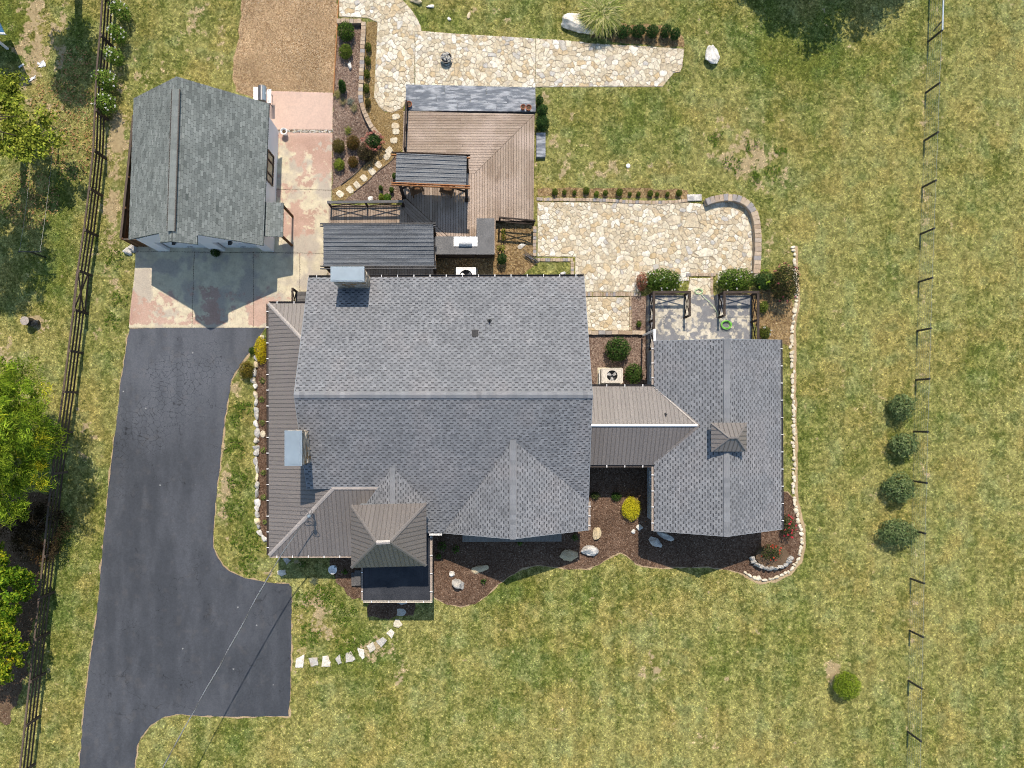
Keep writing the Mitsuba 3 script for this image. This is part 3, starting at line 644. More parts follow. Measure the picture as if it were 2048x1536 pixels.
dk = sheet('dirt_edge', rough(sg.LineString(GP([(1592, 495), (1594, 545), (1596, 600), (1590, 640), (1588, 700), (1590, 800), (1592, 900), (1593, 1005), (1600, 1028), (1607, 1055), (1608, 1090), (1600, 1124), (1580, 1146), (1550, 1161), (1520, 1166), (1490, 1152)])).buffer(.11), .05, seed=77), 0, .004, 'dirt', 'thin bare strip outside the cream stone border of the wing')
STEP = [[(235, 1320), (308, 1285), (298, 1400), (228, 1403)], [(345, 1315), (425, 1312), (428, 1380), (365, 1393)], [(470, 1300), (515, 1292), (540, 1350), (535, 1393), (460, 1395)], [(580, 1325), (625, 1283), (640, 1360), (612, 1375)],
        [(675, 1275), (720, 1253), (762, 1325), (740, 1350), (675, 1355)], [(775, 1220), (835, 1240), (845, 1310), (825, 1328), (795, 1295)], [(862, 1210), (920, 1170), (942, 1235), (890, 1270)], [(948, 1165), (1005, 1132), (1045, 1160), (990, 1222)],
        [(1035, 1095), (1080, 1053), (1110, 1090), (1085, 1143)], [(1100, 1000), (1120, 968), (1150, 975), (1187, 1015), (1145, 1048), (1100, 1035)], [(1135, 880), (1190, 875), (1215, 912), (1180, 943), (1128, 935)], [(1128, 826), (1205, 826), (1225, 832), (1170, 842)],
        [(115, 430), (150, 422), (188, 445), (150, 488)], [(65, 540), (140, 530), (145, 570), (105, 592), (70, 570)]]
SL = ['white stepping stone nearest the driveway, first of the curved row', 'grey stepping stone second from the driveway', 'white stepping stone third from the driveway', 'small grey stepping stone fourth from the driveway', 'grey stepping stone fifth from the driveway',
      'long white stepping stone in the middle of the curved row', 'grey stepping stone just past the long white one', 'grey stepping stone below the last white one', 'last white stepping stone, nearest the flat entry roof', 'cream stepping stone just outside the shadow of the flat entry roof',
      'grey stepping stone in the shadow of the flat entry roof', 'grey stepping stone half under the edge of the flat entry roof', 'grey stepping stone in the shade at the corner of the left porch', 'white stepping stone at the corner of the driveway below the left porch']
TONE = [(.99, .3), (.6, .02), (1, .3), (.6, .02), (.62, .03), (1, .3), (.5, .04), (.6, .02), (.97, .3), (.5, .4), (.6, .02), (.6, .02), (.6, .02), (.95, .4)]
for q, l, t in zip(STEP, SL, TONE):
    g = poly(Z(q, 540, 1020, 4.452)).segmentize(.18); o = np.array(g.exterior.coords)[:-1]; o += rng.normal(0, .014, o.shape)
    k = thing('stepping_stone', l, 'stepping stone', 'stepping stones in front of the house'); b = MB(); stone_mesh(b, sg.Polygon(o), 0, .06, t, .014); b.put(k, 'flagstone'); NOGRASS.append(sg.Polygon(o).buffer(.02))
GS = Z([(805, 550), (800, 645), (805, 705), (785, 800), (730, 905), (712, 968), (620, 1058), (553, 1128), (465, 1198), (395, 1272), (318, 1320), (213, 1367)], 640, 130, 5.294)
GL = ['round stepping stone at the top of the straw path, below the flagstone path', 'second stepping stone of the straw path', 'third stepping stone of the straw path', 'stepping stone of the straw path beside the middle of the deck railing', 'stepping stone beside the pink flower ring', 'stepping stone at the corner of the corrugated pergola roof',
      'stepping stone below the dark red shrub', 'stepping stone of the straw path, fifth from the bottom', 'large stepping stone of the straw path, fourth from the bottom', 'third stepping stone from the bottom of the straw path', 'second stepping stone from the bottom of the straw path', 'last stepping stone of the straw path, nearest the concrete']
for i, ((x, y), l) in enumerate(zip(GS, GL)):
    a = .75 if 3 < i < 6 else (-.8 if i > 5 else .1); n = 7; t = np.arange(n) * 2 * np.pi / n
    o = np.array(G(x, y)) + np.stack([np.sign(np.cos(t)) * np.abs(np.cos(t)) ** .6 * .24, np.sign(np.sin(t)) * np.abs(np.sin(t)) ** .6 * .19], 1) @ np.array([[math.cos(a), math.sin(a)], [-math.sin(a), math.cos(a)]]) + rng.normal(0, .018, (n, 2))
    k = thing('stepping_stone', l, 'stepping stone', 'stepping stones of the straw path'); b = MB(); stone_mesh(b, sg.Polygon(o), .01, .05, (.35 + .3 * rng.random(), .45), .012); b.put(k, 'flagstone')

# ------------------------------------------------------------------ roofs
def frame(pts):
    p = np.array(pts, float); n = np.zeros(3)
    for i in range(1, len(p) - 1): n += np.cross(p[i] - p[0], p[i + 1] - p[0])
    n /= np.linalg.norm(n)
    if n[2] < 0: n = -n
    u = np.cross([0, 0, 1.0], n); u /= np.linalg.norm(u); v = np.cross(n, u)
    return p.mean(0), u, v, n
def uvpoly(pts, fr):
    o, u, v, n = fr; d = np.array(pts, float) - o
    return sg.Polygon(np.c_[d @ u, d @ v]).buffer(0)
def shingles(b, pts, style, seed):
    """Overlapping tabs laid in courses up one roof plane, cut to its outline."""
    fr = frame(pts); o, u, v, n = fr; pg = uvpoly(pts, fr); x0, y0, x1, y1 = pg.bounds; r = np.random.default_rng(seed)
    ex = .143; per = .335
    rect, tone, hh = [], [], []
    blotch = lambda a, c: meshkit.fbm(np.stack([a * .9, c * .9, a * 0 + seed], -1), 3, seed)
    for row in range(int((y1 - y0) / ex) + 2):
        v0 = y0 + row * ex; k = int((x1 - x0) / per) + 3
        s = x0 - per + ((row % 2) * per * .5 if style == 'laminate' else [0, .42, .17, .66, .33, .8][row % 6] * per) + r.normal(0, .02) + np.arange(k) * per
        if style == 'laminate':
            t = .62 + r.normal(0, .09, k) + .12; w = per * r.uniform(.44, .60, k); j = r.normal(0, .02, k)
            rect += [np.stack([s, s * 0 + v0 + .074, s + per, s * 0 + v0 + ex + .004], 1), np.stack([s + j, s * 0 + v0, s + j + w, s * 0 + v0 + .08], 1)]
            t2 = t + .05
            # the darker lower layer seen between the teeth
            rect += [np.stack([s + j + w, s * 0 + v0 + .004, s + j + per, s * 0 + v0 + .08], 1)]; tone += [t, t2, .02 + r.uniform(0, .16, k)]; hh += [np.full(k, .013), np.full(k, .013), np.full(k, .004)]
        else:
            t = .68 + r.normal(0, .20, k); rect += [np.stack([s + .014, s * 0 + v0 + .006, s + per - .014, s * 0 + v0 + ex - .008], 1)]; tone += [t]; hh += [np.full(k, .012)]
    rect, tone, hh = np.vstack(rect), np.concatenate(tone), np.concatenate(hh)
    bx = shapely.box(*rect.T); shapely.prepare(pg); keep = shapely.intersects(pg, bx); rect, tone, hh, bx = rect[keep], tone[keep], hh[keep], bx[keep]
    full = shapely.contains(pg, bx); R_, t_, h_ = rect[full], tone[full], hh[full]; m = len(R_)
    def w3(a, c, h): return o + a[..., None] * u + c[..., None] * v + h[..., None] * n
    lo, hi = h_ + .005, h_
    q = np.stack([w3(R_[:, 0], R_[:, 1], lo), w3(R_[:, 2], R_[:, 1], lo), w3(R_[:, 2], R_[:, 3], hi), w3(R_[:, 0], R_[:, 3], hi), w3(R_[:, 0], R_[:, 1], lo * 0 - .002), w3(R_[:, 2], R_[:, 1], lo * 0 - .002)], 1)
    i = np.arange(m)[:, None] * 6
    f = np.vstack([np.hstack([i, i + 1, i + 2]), np.hstack([i, i + 2, i + 3]), np.hstack([i + 4, i + 5, i + 1]), np.hstack([i + 4, i + 1, i])])
    uv = np.stack([np.clip(t_, 0, 1), r.random(m)], 1)
    if m: b.raw(q.reshape(-1, 3), f, np.repeat(uv, 6, 0))
    for g, t, h in zip(shapely.intersection(bx[~full], pg), tone[~full], hh[~full]):
        for g in getattr(g, 'geoms', [g]):
            if g.geom_type != 'Polygon' or g.area < 1e-4: continue
            c = np.array(g.exterior.coords)[:-1]
            if not g.exterior.is_ccw: c = c[::-1]
            k = np.arange(1, len(c) - 1)
            b.raw(w3(c[:, 0], c[:, 1], np.full(len(c), h)), np.stack([k * 0, k, k + 1], 1), (min(max(t, 0), 1), .5))
def ribs(parent, pts, spacing, m, seed=0, w=.028, h=.024, inset=.03, off=None):
    fr = frame(pts); o, u, v, n = fr; pg = uvpoly(pts, fr); x0, y0, x1, y1 = pg.bounds
    for x in np.arange(x0 + (off if off is not None else spacing * .5), x1, spacing):
        s = pg.intersection(sg.LineString([(x, y0 - 1), (x, y1 + 1)]))
        for s in getattr(s, 'geoms', [s]):
            if s.geom_type != 'LineString' or s.length < .15: continue
            c = np.array(s.coords); a, d = c[0], c[-1]
            a3, d3 = (o + e[0] * u + e[1] * v + (h / 2) * n for e in (a, d)); t = (d3 - a3) / np.linalg.norm(d3 - a3)
            # a standing seam: a foot and a narrow crown
            b = MB(); b.bar(a3 + t * inset * .3, d3 - t * inset, w, h, up=n); part('rib', parent, b, m)
def cap_line(parent, p, q, name, m, w=.16, h=.03, lift=.02, pieces=None, seed=0, drop=.25):
    """A cap folded over a ridge or a hip, whole or of overlapping pieces."""
    p, q = np.array(p, float), np.array(q, float); d = q - p; L = np.linalg.norm(d); d /= L
    a = np.cross(d, [0, 0, 1]); a /= np.linalg.norm(a); r = np.random.default_rng(seed)
    n = 1 if pieces is None else max(1, int(L / pieces)); out = None
    for i in range(n):
        s, e = p + d * L * i / n, p + d * L * (i + 1.0 + (.06 if n > 1 else 0)) / n
        z = np.array([0, 0, lift]); dz = np.array([0, 0, drop * w]); tilt = np.array([0, 0, .012 if n > 1 else 0]); dn = np.array([0, 0, -h])
        v = [s + z, s + z - dz - a * w, s + z - dz + a * w, e + z + tilt, e + z - dz - a * w + tilt, e + z - dz + a * w + tilt]
        v = np.array(v + [x + dn for x in v])
        f = [[0, 1, 4], [0, 4, 3], [0, 3, 5], [0, 5, 2], [6, 10, 7], [6, 9, 10], [6, 11, 9], [6, 8, 11], [1, 7, 10], [1, 10, 4], [2, 5, 11], [2, 11, 8], [3, 4, 10], [3, 10, 9], [3, 9, 11], [3, 11, 5], [0, 7, 1], [0, 6, 7], [0, 2, 8], [0, 8, 6]]
        b = MB().raw(v, f, (min(1, max(0, .78 + r.normal(0, .07))), .5)); out = part(name, parent, b, m)
    return out
def planar(f):
    """The face with its corners dropped onto their common plane."""
    p = np.array(f, float)
    if len(p) == 3: return p
    A_ = np.c_[p[:, :2], np.ones(len(p))]; c = np.linalg.lstsq(A_, p[:, 2], rcond=None)[0]
    return np.c_[p[:, :2], A_ @ c]
def panels(parent, pts, spacing, m, seed):
    """The pans between the ribs, each with its own tone."""
    fr = frame(pts); o, u, v, n = fr; pg = uvpoly(pts, fr).buffer(-.004); x0, y0, x1, y1 = pg.bounds; r = np.random.default_rng(seed)
    for x in np.arange(x0 - spacing * .5, x1, spacing):
        c = pg.intersection(sg.box(x + .004, y0 - 1, x + spacing - .004, y1 + 1))
        for g in getattr(c, 'geoms', [c]):
            if g.geom_type != 'Polygon' or g.area < .01: continue
            q = np.array(g.exterior.coords)[:-1]
            if not g.exterior.is_ccw: q = q[::-1]
            k = np.arange(1, len(q) - 1); b = MB(); b.raw(o + q[:, :1] * u + q[:, 1:] * v + .004 * n, np.stack([k * 0, k, k + 1], 1), (r.random(), r.random())); part('panel', parent, b, m)
def roof(parent, name, faces, base_m, thick=.14, shingle=None, seed=1, rib=None, rib_m='brown_rib', label=None):
    b = MB(); faces = [planar(f) for f in faces]
    for f in faces: b.slab(f, thick, uv=(.12, .5))
    k = part(name, parent, b, base_m, label=label)
    for i, f in enumerate(faces):
        if shingle:
            s = MB(); shingles(s, f, shingle, seed + i); part('shingle', k, s, base_m, kind='stuff')
        if rib: panels(k, f, rib, base_m, seed + i); ribs(k, f, rib, rib_m, seed + i)
    return k
def gutter(parent, p, q, out, m='dark_gutter', every=.86, hang='white_enamel', w=.125):
    """An open U-shaped gutter with its hangers."""
    p, q, out = np.array(p, float), np.array(q, float), np.array([*out, 0.0]); out /= np.linalg.norm(out)
    b = MB(); dn = np.array([0, 0, -1.0])
    for o, h, c in ((.008, .10, .05), (w, .11, .05)): b.bar(p + out * o + dn * c, q + out * o + dn * c, .012, h)
    b.bar(p + out * w / 2 + dn * .098, q + out * w / 2 + dn * .098, w - .016, .010)
    k = part('gutter', parent, b, m); L = np.linalg.norm(q - p); d = (q - p) / L
    n = max(2, int(L / every))
    for i in range(n):
        c = p + d * L * (i + .5) / n + out * w * .55 + dn * -.006
        hb = MB(); hb.bar(c - out * w * .55, c + out * w * .55, .045, .014); part('hanger', k, hb, hang)
def PW(x, y, z): return P(x, y, z)

# ------------------------------------------------------------------ the house
HOUSE = thing('house', 'large house of grey shingle roofs with brown metal porches and a right wing', 'house')
def on_plane(px, py, y0, z0, sl):
    """The point seen at a pixel on the plane z = z0 - sl * |y - y0| (one side of a ridge along x)."""
    z = z0 - 1.0
    for _ in range(40): z = z0 - sl * abs(G(px, py, z)[1] - y0)
    return P(px, py, z)
RL, RR = PW(588, 790, 6.3), PW(1185, 790, 6.3)
YR = RL[1]; A, B = PW(617, 555, 3.35), PW(1168, 553, 3.35)
FL, FM, FE, VL, V0, V1 = [on_plane(x, y, YR, 6.3, .432) for x, y in ((614, 978), (745, 977), (840, 1066), (886, 1066), (1026, 880), (1177, 1003))]
AP = np.array([*G(1026, 1078, V0[2] - .02), V0[2] - .02]); V1 = P(1177, 1003, V1[2] - .2); ER = P(1176, 1060, V1[2])
main_rear = [RL, RR, B, A]; main_front = [RL, FL, FM, FE, VL, V0, RR]; main_tri = [RR, V0, V1]
gab_l = [V0, VL, AP]; sl_ = (V0[2] - V1[2]) / (V1[0] - V0[0])
AP[2] = V0[2]; ER[2] = V0[2] - sl_ * (ER[0] - V0[0]); gab_r = [V0, AP, ER, V1]
rf = roof(HOUSE, 'roof', [main_rear, main_front, main_tri, gab_l, gab_r], 'shingle_grey', .15, 'laminate', 10, label='wide grey shingle roof of the main house with a cross gable')
cap_line(rf, RL, RR, 'ridge_cap', 'shingle_grey', .17, .012, .075, .26, 3, drop=.42)
cap_line(rf, V0, AP, 'ridge_cap', 'shingle_grey', .16, .012, .08, .26, 4, drop=.48)
for a, b_ in ((A, RL), (B, RR), (FL, RL), (V1, RR), (AP, VL), (AP, ER)):           # rake boards
    m = MB(); m.bar(a - [0, 0, .085], b_ - [0, 0, .085], .03, .17); part('rake_board', HOUSE, m, 'grey_siding')
gutter(HOUSE, A + [0, 0, -.01], B + [0, 0, -.01], (0, 1))
gutter(HOUSE, V1 + [0, 0, -.02], ER + [0, 0, -.01], (1, 0), 'tan_gutter', .5)
gutter(HOUSE, PW(858, 1067, 3.0), PW(884, 1067, 3.0), (0, -1), 'white_enamel', .5, w=.10)
# small gable behind the turret
d0, d1 = PW(785, 934, 4.66), PW(785, 1012, 4.66); dl, drr = PW(732, 1008, 3.80), PW(857, 1008, 3.80)
sg_roof = roof(HOUSE, 'gablet_roof', [[d0, dl, d1], [d0, d1, drr]], 'shingle_grey', .12, 'laminate', 40, label='small pale shingle gable running into the turret')
cap_line(sg_roof, d0, d1, 'ridge_cap', 'shingle_grey', .15, .012, .075, .2, 5, drop=.45)

# walls
w = MB()
w.gable([(7.45, 0), (7.45, 3.32), (1.16, 6.1), (-3.4, 4.1), (-3.4, 0)], 0, -9.0, -5.2, uv=(.5, .5))
w.gable([(7.45, 0), (7.45, 3.32), (1.16, 6.1), (-4.4, 3.68), (-4.4, 0)], 0, -5.2, -1.7)
w.gable([(7.45, 0), (7.45, 3.32), (1.16, 6.1), (-4.3, 3.45), (-4.3, 0)], 0, -1.7, 5.8)
w.gable([(-1.7, 0), (-1.7, 2.95), (2.02, 5.02), (5.8, 3.2), (5.8, 0)], 1, -6.05, -4.2)
part('wall', HOUSE, w, 'grey_siding', label='blue grey board and batten siding')
for x in np.arange(-1.5, 5.7, .4):
    z = 2.95 + (x + 1.7) * .556 if x < 2.02 else 5.02 - (x - 2.02) * .48
    m = MB(); m.box((x, -6.062, (z - .05) / 2), (.05, .02, z - .05)); part('batten', HOUSE, m, 'grey_siding')
# pent roof below the front gable
pa, pb, pc, pd = PW(925, 1067, 2.85), PW(1123, 1067, 2.85), PW(1123, 1083, 2.5), PW(925, 1084, 2.5)
k = roof(HOUSE, 'pent_roof', [[pa, pb, pc, pd]], 'slate', .06, rib=.23, rib_m='slate', label='narrow blue grey metal pent roof under the front gable')
# windows and doors on the sheltered walls
def window(parent, c, w_, h, axis, frame_m='white_enamel', bars=1, out=1):
    """A framed window; axis 0: in a wall facing x, 1: facing y."""
    f = MB(); t = .07
    def bx(a, z, sa, sz, d, m):
        if axis: m.box((c[0] + a, c[1] + out * d / 2, c[2] + z), (sa, abs(d), sz))
        else: m.box((c[0] + out * d / 2, c[1] + a, c[2] + z), (abs(d), sa, sz))
    for s in (-1, 1):
        bx(s * (w_ - t) / 2, 0, t, h, .05, f); bx(0, s * (h - t) / 2, w_ - 2 * t, t, .05, f)
    for i in range(bars): bx(-w_ / 2 + w_ * (i + 1) / (bars + 1), 0, .04, h - 2 * t, .04, f)
    k = key('window', parent); f.put(k, frame_m)
    g = MB(); bx(0, 0, w_ - .1, h - .1, .015, g); part('pane', k, g, 'window_dark')
for x in (-.4, 2.0, 4.4): window(HOUSE, (x, -6.05, 1.5), 1.3, 1.3, 1, out=-1)
for y in (5.2, 2.2): window(HOUSE, (-9.0, y, 1.5), 1.2, 1.4, 0, out=-1)
for y in (-1.6,): window(HOUSE, (-9.0, y, 1.5), 1.2, 1.4, 0, out=-1)
for x in (-1.5, 1.5, 4.0): window(HOUSE, (x, 7.45, 1.6), 1.2, 1.3, 1, out=1)
m = MB(); m.box((-7.6, -3.42, 1.05), (1.0, .05, 2.1)); part('door', HOUSE, m, 'brown_wood')

# porch roof wrapped round the left corner
zt = 2.6
TL, BL = PW(537, 607, zt), PW(538, 1111, zt)
slope = (4.13 - zt) / (FM[1] - BL[1])
ht = TL + np.array([2.35, -2.35, 2.35 * slope]); 
hb = BL + np.array([FM[1] - BL[1], FM[1] - BL[1], 4.13 - zt])
xin = -8.85; zin = zt + (xin - TL[0]) * slope
TR = np.array([xin, TL[1], zt]); hin = np.array([xin, TL[1] - (xin - TL[0]), zin])
lin = np.array([xin, FL[1] + .02, zin]); lz = hb.copy()
BR = np.array([-6.6, BL[1], zt]); FR = np.array([-6.6 + .05, FM[1], 4.13]); FRr = np.array([-5.15, FM[1], 4.13]); BRr = np.array([-5.15, -6.0, zt + (-6.0 - BL[1]) * slope])
bl2 = np.array([-6.35, BL[1], zt]); br3 = np.array([-6.35, -5.0, zt + (-5.0 - BL[1]) * slope])
left_face = [TL, BL, hb, np.array([hb[0], hb[1] + .01, hb[2]]), lin, hin]
left_face = [TL, BL, hb, np.array([xin + (hb[0] - xin) * .02, hb[1] + .0, zin + (hb[0] - xin) * .02 * slope]), hin]
front_face = [BL, bl2, br3, np.array([-5.2, -5.0, br3[2]]), np.array([-5.2, FM[1], 4.13]), hb]
top_face = [TL, hin, TR]
pr = roof(HOUSE, 'porch_roof', [left_face, top_face, front_face], 'brown_metal', .05, rib=.232, label='brown ribbed metal porch roof wrapped round the left corner')
cap_line(pr, TL, hin, 'hip_cap', 'pale_cap', .10, .02, .045, drop=.3); cap_line(pr, BL, hb, 'hip_cap', 'pale_cap', .10, .02, .045, drop=.3)
m = MB(); m.bar(hb + [-.1, .03, .03], [-5.2, FM[1] + .03, 4.16], .16, .03); part('flashing', pr, m, 'pale_cap')
gutter(HOUSE, BL + [0, 0, -.01], TL + [0, 0, -.01], (-1, 0)); gutter(HOUSE, TL + [0, 0, -.01], TR + [0, 0, -.01], (0, 1)); gutter(HOUSE, BL + [0, 0, -.01], bl2 + [0, 0, -.01], (0, -1), 'tan_gutter')
for x, y in [(-11.5, 6.2), (-11.5, 3.0), (-11.5, -.3), (-11.5, -3.6), (-11.5, -7.55), (-9.2, -7.55), (-9.3, 6.2)]:
    m = MB(); m.box((x, y, 1.27), (.16, .16, 2.46)); m.box((x, y, .1), (.22, .22, .18)); part('porch_post', HOUSE, m, 'white_paint')
m = MB(); m.prism(sg.box(-11.7, -7.75, -8.95, 6.4).union(sg.box(-11.7, -7.75, -6.4, -3.4)), .02, .2); part('porch_floor', HOUSE, m, 'weathered_grey_paint')

# turret with its steep hipped roof, and the flat roof of the entry
ze, zr = 4.85, 7.35
t = [PW(702.3, 1010, ze), PW(852.6, 1006.4, ze), PW(852.6, 1131.6, ze), PW(702.3, 1135.7, ze)]; r0, r1 = PW(752.8, 1085, zr), PW(780, 1083.7, zr)
tf = [[t[0], t[1], r1, r0], [t[1], t[2], r1], [t[2], t[3], r0, r1], [t[3], t[0], r0]]
tr = roof(HOUSE, 'turret_roof', tf, 'brown_metal', .06, rib=.235, seed=60, label='steep brown metal hip roof of the turret')
for a, b_ in ((t[0], r0), (t[1], r1), (t[2], r1), (t[3], r0)): cap_line(tr, a, b_, 'hip_cap', 'brown_metal', .085, .02, .05, drop=.5)
cap_line(tr, r0, r1, 'ridge_cap', 'pale_cap', .10, .02, .06, drop=.4)
m = MB(); m.box((-4.6, -6.2, 2.4), (3.35, 2.9, 4.8)); part('turret_wall', HOUSE, m, 'grey_siding')
for x in (-5.6, -4.6, -3.6): window(HOUSE, (x, -7.65, 3.7), .7, 1.2, 1, out=-1)
window(HOUSE, (-2.925, -6.2, 3.7), .9, 1.2, 0, out=1); window(HOUSE, (-6.275, -6.2, 3.9), .9, 1.1, 0, out=-1)
zf = 2.48; e = [PW(726, 1120, zf), PW(860, 1100, zf), PW(860, 1201, zf), PW(726, 1201, zf)]
m = MB(); m.slab([np.array([e[0][0], -7.6, zf]), np.array([e[1][0], -7.6, zf]), e[2], e[3]], .16); m.slab([np.array([-2.96, -7.6, zf]), np.array([-2.96, -6.1, zf]), np.array([e[1][0], -6.1, zf]), np.array([e[1][0], -7.6, zf])], .16)
k = part('flat_roof', HOUSE, m, 'black_rubber', label='flat black membrane roof over the entry')
m = MB()
for q in (((e[3] + [.35, .3, .006]), (e[2] + [-.35, .3, .006])), ((e[3] + [.35, .3, .006]), (e[3] + [.35, 2.2, .006])), ((e[2] + [-.35, .3, .006]), (e[2] + [-.35, 2.2, .006]))): m.bar(*q, .05, .012)
part('seam', k, m, 'black_rubber')
gutter(HOUSE, e[3] + [0, 0, .05], e[2] + [.13, 0, .05], (0, -1), 'beige_enamel', .95, w=.11); gutter(HOUSE, np.array([e[2][0], -6.3, zf + .05]), e[2] + [0, 0, .05], (1, 0), 'tan_gutter', .9, w=.13); gutter(HOUSE, np.array([e[3][0], -8.3, zf + .05]), e[3] + [0, 0, .05], (-1, 0), 'tan_gutter', .75, w=.09)
for x, y in [(-6.2, -10.2), (-2.75, -10.2), (-6.2, -8.6), (-2.75, -8.6)]:
    m = MB(); m.box((x, y, 1.16), (.2, .2, 2.3)); m.box((x, y, .12), (.28, .28, .22)); part('porch_post', HOUSE, m, 'white_paint')
m = MB(); m.box((-4.5, -9.0, .09), (3.6, 2.6, .16)); part('porch_floor', HOUSE, m, 'weathered_grey_paint')
m = MB(); m.box(PW(716, 1155, .15), (.35, .9, .3)); m.box(PW(708, 1158, .08), (.3, .8, .16)); part('step', HOUSE, m, 'grey_wood')
m = MB(); m.box((-4.5, -7.68, 1.15), (1.6, .05, 2.1)); part('door', HOUSE, m, 'brown_wood')

# chimneys of rough stone with sheet metal caps
def chimney(px0, py0, px1, py1, zt_, zb, label, seed, inset=.07, caps=.10):
    a, b_ = G(px0, py0, zt_), G(px1, py1, zt_); x0, x1, y0, y1 = a[0] + inset, b_[0] - inset, b_[1] + inset, a[1] - inset
    k = key('chimney', HOUSE); m = MB(); m.box(((x0 + x1) / 2, (y0 + y1) / 2, (zt_ - .1 + zb) / 2), (x1 - x0, y1 - y0, zt_ - .1 - zb), uv=(.1, .3)); m.put(k, 'chimney_stone'); labels[k] = {'label': label}
    r = np.random.default_rng(seed); b = MB()
    for side in range(4):
        L = (x1 - x0) if side in (0, 2) else (y1 - y0); z = zb
        while z < zt_ - .16:
            h = r.uniform(.10, .2); s = 0
            while s < L - .02:
                l = min(r.uniform(.14, .38), L - s); c = s + l / 2; d = r.uniform(.02, .07)
                q = {0: (x0 + c, y1 + d / 2, z + h / 2), 2: (x0 + c, y0 - d / 2, z + h / 2), 1: (x1 + d / 2, y0 + c, z + h / 2), 3: (x0 - d / 2, y0 + c, z + h / 2)}[side]
                o = np.array([[l - .02, d, h - .02], [d, l - .02, h - .02]][side % 2])
                sb = MB(); sb.box((0, 0, 0), o); v = np.vstack(sb.v); v += r.normal(0, .008, v.shape)
                b.raw(v + np.array(q), BOXF, (r.random(), r.random())); s += l
            z += h
    part('stone', k, b, 'chimney_stone', kind='stuff')
    m = MB(); xc, yc = (a[0] + b_[0]) / 2, (a[1] + b_[1]) / 2; W, D = b_[0] - a[0], a[1] - b_[1]
    m.box((xc, yc, zt_ - .05), (W, D, caps)); m.box((xc, yc, zt_ + .01), (W - .12, D - .12, .02)); part('cap', k, m, 'galvanised', label='pale blue grey sheet metal chimney cap')
    return k
chimney(661, 533, 728.5, 563, 5.75, .1, 'rough stone chimney with a pale metal cap at the back wall', 5)
chimney(569, 861, 604, 932, 6.95, 3.3, 'rough stone chimney with a pale metal cap on the left rake', 6)
# vents on the roof
def on_main(px, py):
    z = 4.5
    for _ in range(20):
        x, y = G(px, py, z); z = 6.3 - .439 * (y - 1.16)
    return np.array([x, y, z])
q = on_main(979, 643); m = MB(); m.lathe(q, [(.0, -.1), (.05, -.1), (.05, .28), (.035, .3), (.03, .2), (0, .2)], 12); m.lathe(q, [(.16, -.09), (.15, -.02), (.06, .05), (0, .05)], 14); part('vent_pipe', HOUSE, m, 'black_plastic', label='black vent pipe on the rear slope')
q = on_main(950, 666); m = MB(); m.box(q + [0, 0, .03], (.28, .34, .14)); m.box(q + [0, -.03, .11], (.32, .36, .03)); part('roof_vent', HOUSE, m, 'black_plastic', label='square black vent on the rear slope')

# the connector and the wing
zw, zap = 3.05, 4.68
W0, W1, W2, W3 = PW(1308, 682, zw), PW(1560.5, 680, zw), PW(1563.5, 1058.5, zw), PW(1308, 1062, zw); Wa, Wb = PW(1454, 678, zap), PW(1454, 1073, zap)
wr = roof(HOUSE, 'wing_roof', [[W0, Wa, Wb, W3], [Wa, W1, W2, Wb]], 'shingle_grey', .14, 'laminate', 80, label='grey shingle gable roof of the right wing')
cap_line(wr, Wa, Wb, 'ridge_cap', 'shingle_grey', .17, .012, .08, .26, 8, drop=.42)
for a, b_ in ((W0, Wa), (W1, Wa), (W2, Wb), (W3, Wb)):
    m = MB(); m.bar(a - [0, 0, .08], b_ - [0, 0, .08], .03, .16); part('rake_board', HOUSE, m, 'grey_siding')
zc, ztop = 3.0, 4.05
c0, c1, c2, c3 = PW(1183, 773, zc), PW(1309, 773, zc), PW(1309, 930, zc), PW(1178, 930, zc); ce, cs = PW(1397, 851, ztop), PW(1160, 851, ztop)
c0[0] = c3[0] = 5.9; cs[0] = 5.9
cr = roof(HOUSE, 'connector_roof', [[c0, c1, ce, cs], [cs, ce, c2, c3]], 'brown_metal', .06, rib=.222, seed=90, label='brown ribbed metal roof joining the house to the wing')
cap_line(cr, cs, ce, 'ridge_cap', 'steel', .075, .02, .05, drop=.35)
for a, b_ in ((c1, ce), (c2, ce)): cap_line(cr, a, b_, 'valley_flashing', 'brown_metal', .07, .02, .06, drop=-.1)
q = PW(1331, 829, 3.75); m = MB(); m.lathe(q, [(0, -.2), (.04, -.2), (.04, .2), (0, .2)], 12); m.lathe(q, [(.12, -.1), (.10, -.04), (.05, .04), (0, .04)], 12); part('vent_pipe', HOUSE, m, 'black_plastic', label='black vent pipe on the connector roof')
gutter(HOUSE, W0 + [0, 0, -.02], [W0[0], c1[1] + .1, zw - .02], (-1, 0), 'tan_gutter', .8); gutter(HOUSE, [W3[0], c2[1] - .1, zw - .02], W3 + [0, 0, -.02], (-1, 0), 'tan_gutter', .8); gutter(HOUSE, W1 + [0, 0, -.02], W2 + [0, 0, -.02], (1, 0), 'dark_steel', .95)
gutter(HOUSE, c0 + [0, 0, -.01], c1 + [-.15, 0, -.01], (0, 1), every=.85); gutter(HOUSE, c3 + [0, 0, -.01], c2 + [-.15, 0, -.01], (0, -1), every=.85)
w = MB(); w.gable([(10.42, 0), (10.42, 3.0), (13.6, 4.5), (16.9, 3.0), (16.9, 0)], 1, -6.05, 3.95); w.box((8.1, -.45, 1.45), (4.6, 4.0, 2.9)); part('wing_wall', HOUSE, w, 'grey_siding', label='pale blue grey lap siding of the wing and the connector')
for z in np.arange(.2, 3.0, .19):
    for y0, y1 in ((-6.03, -2.5), (1.6, 3.93)):
        m = MB(); m.box((10.405, (y0 + y1) / 2, z), (.03, y1 - y0, .17)); part('siding_board', HOUSE, m, 'grey_siding')
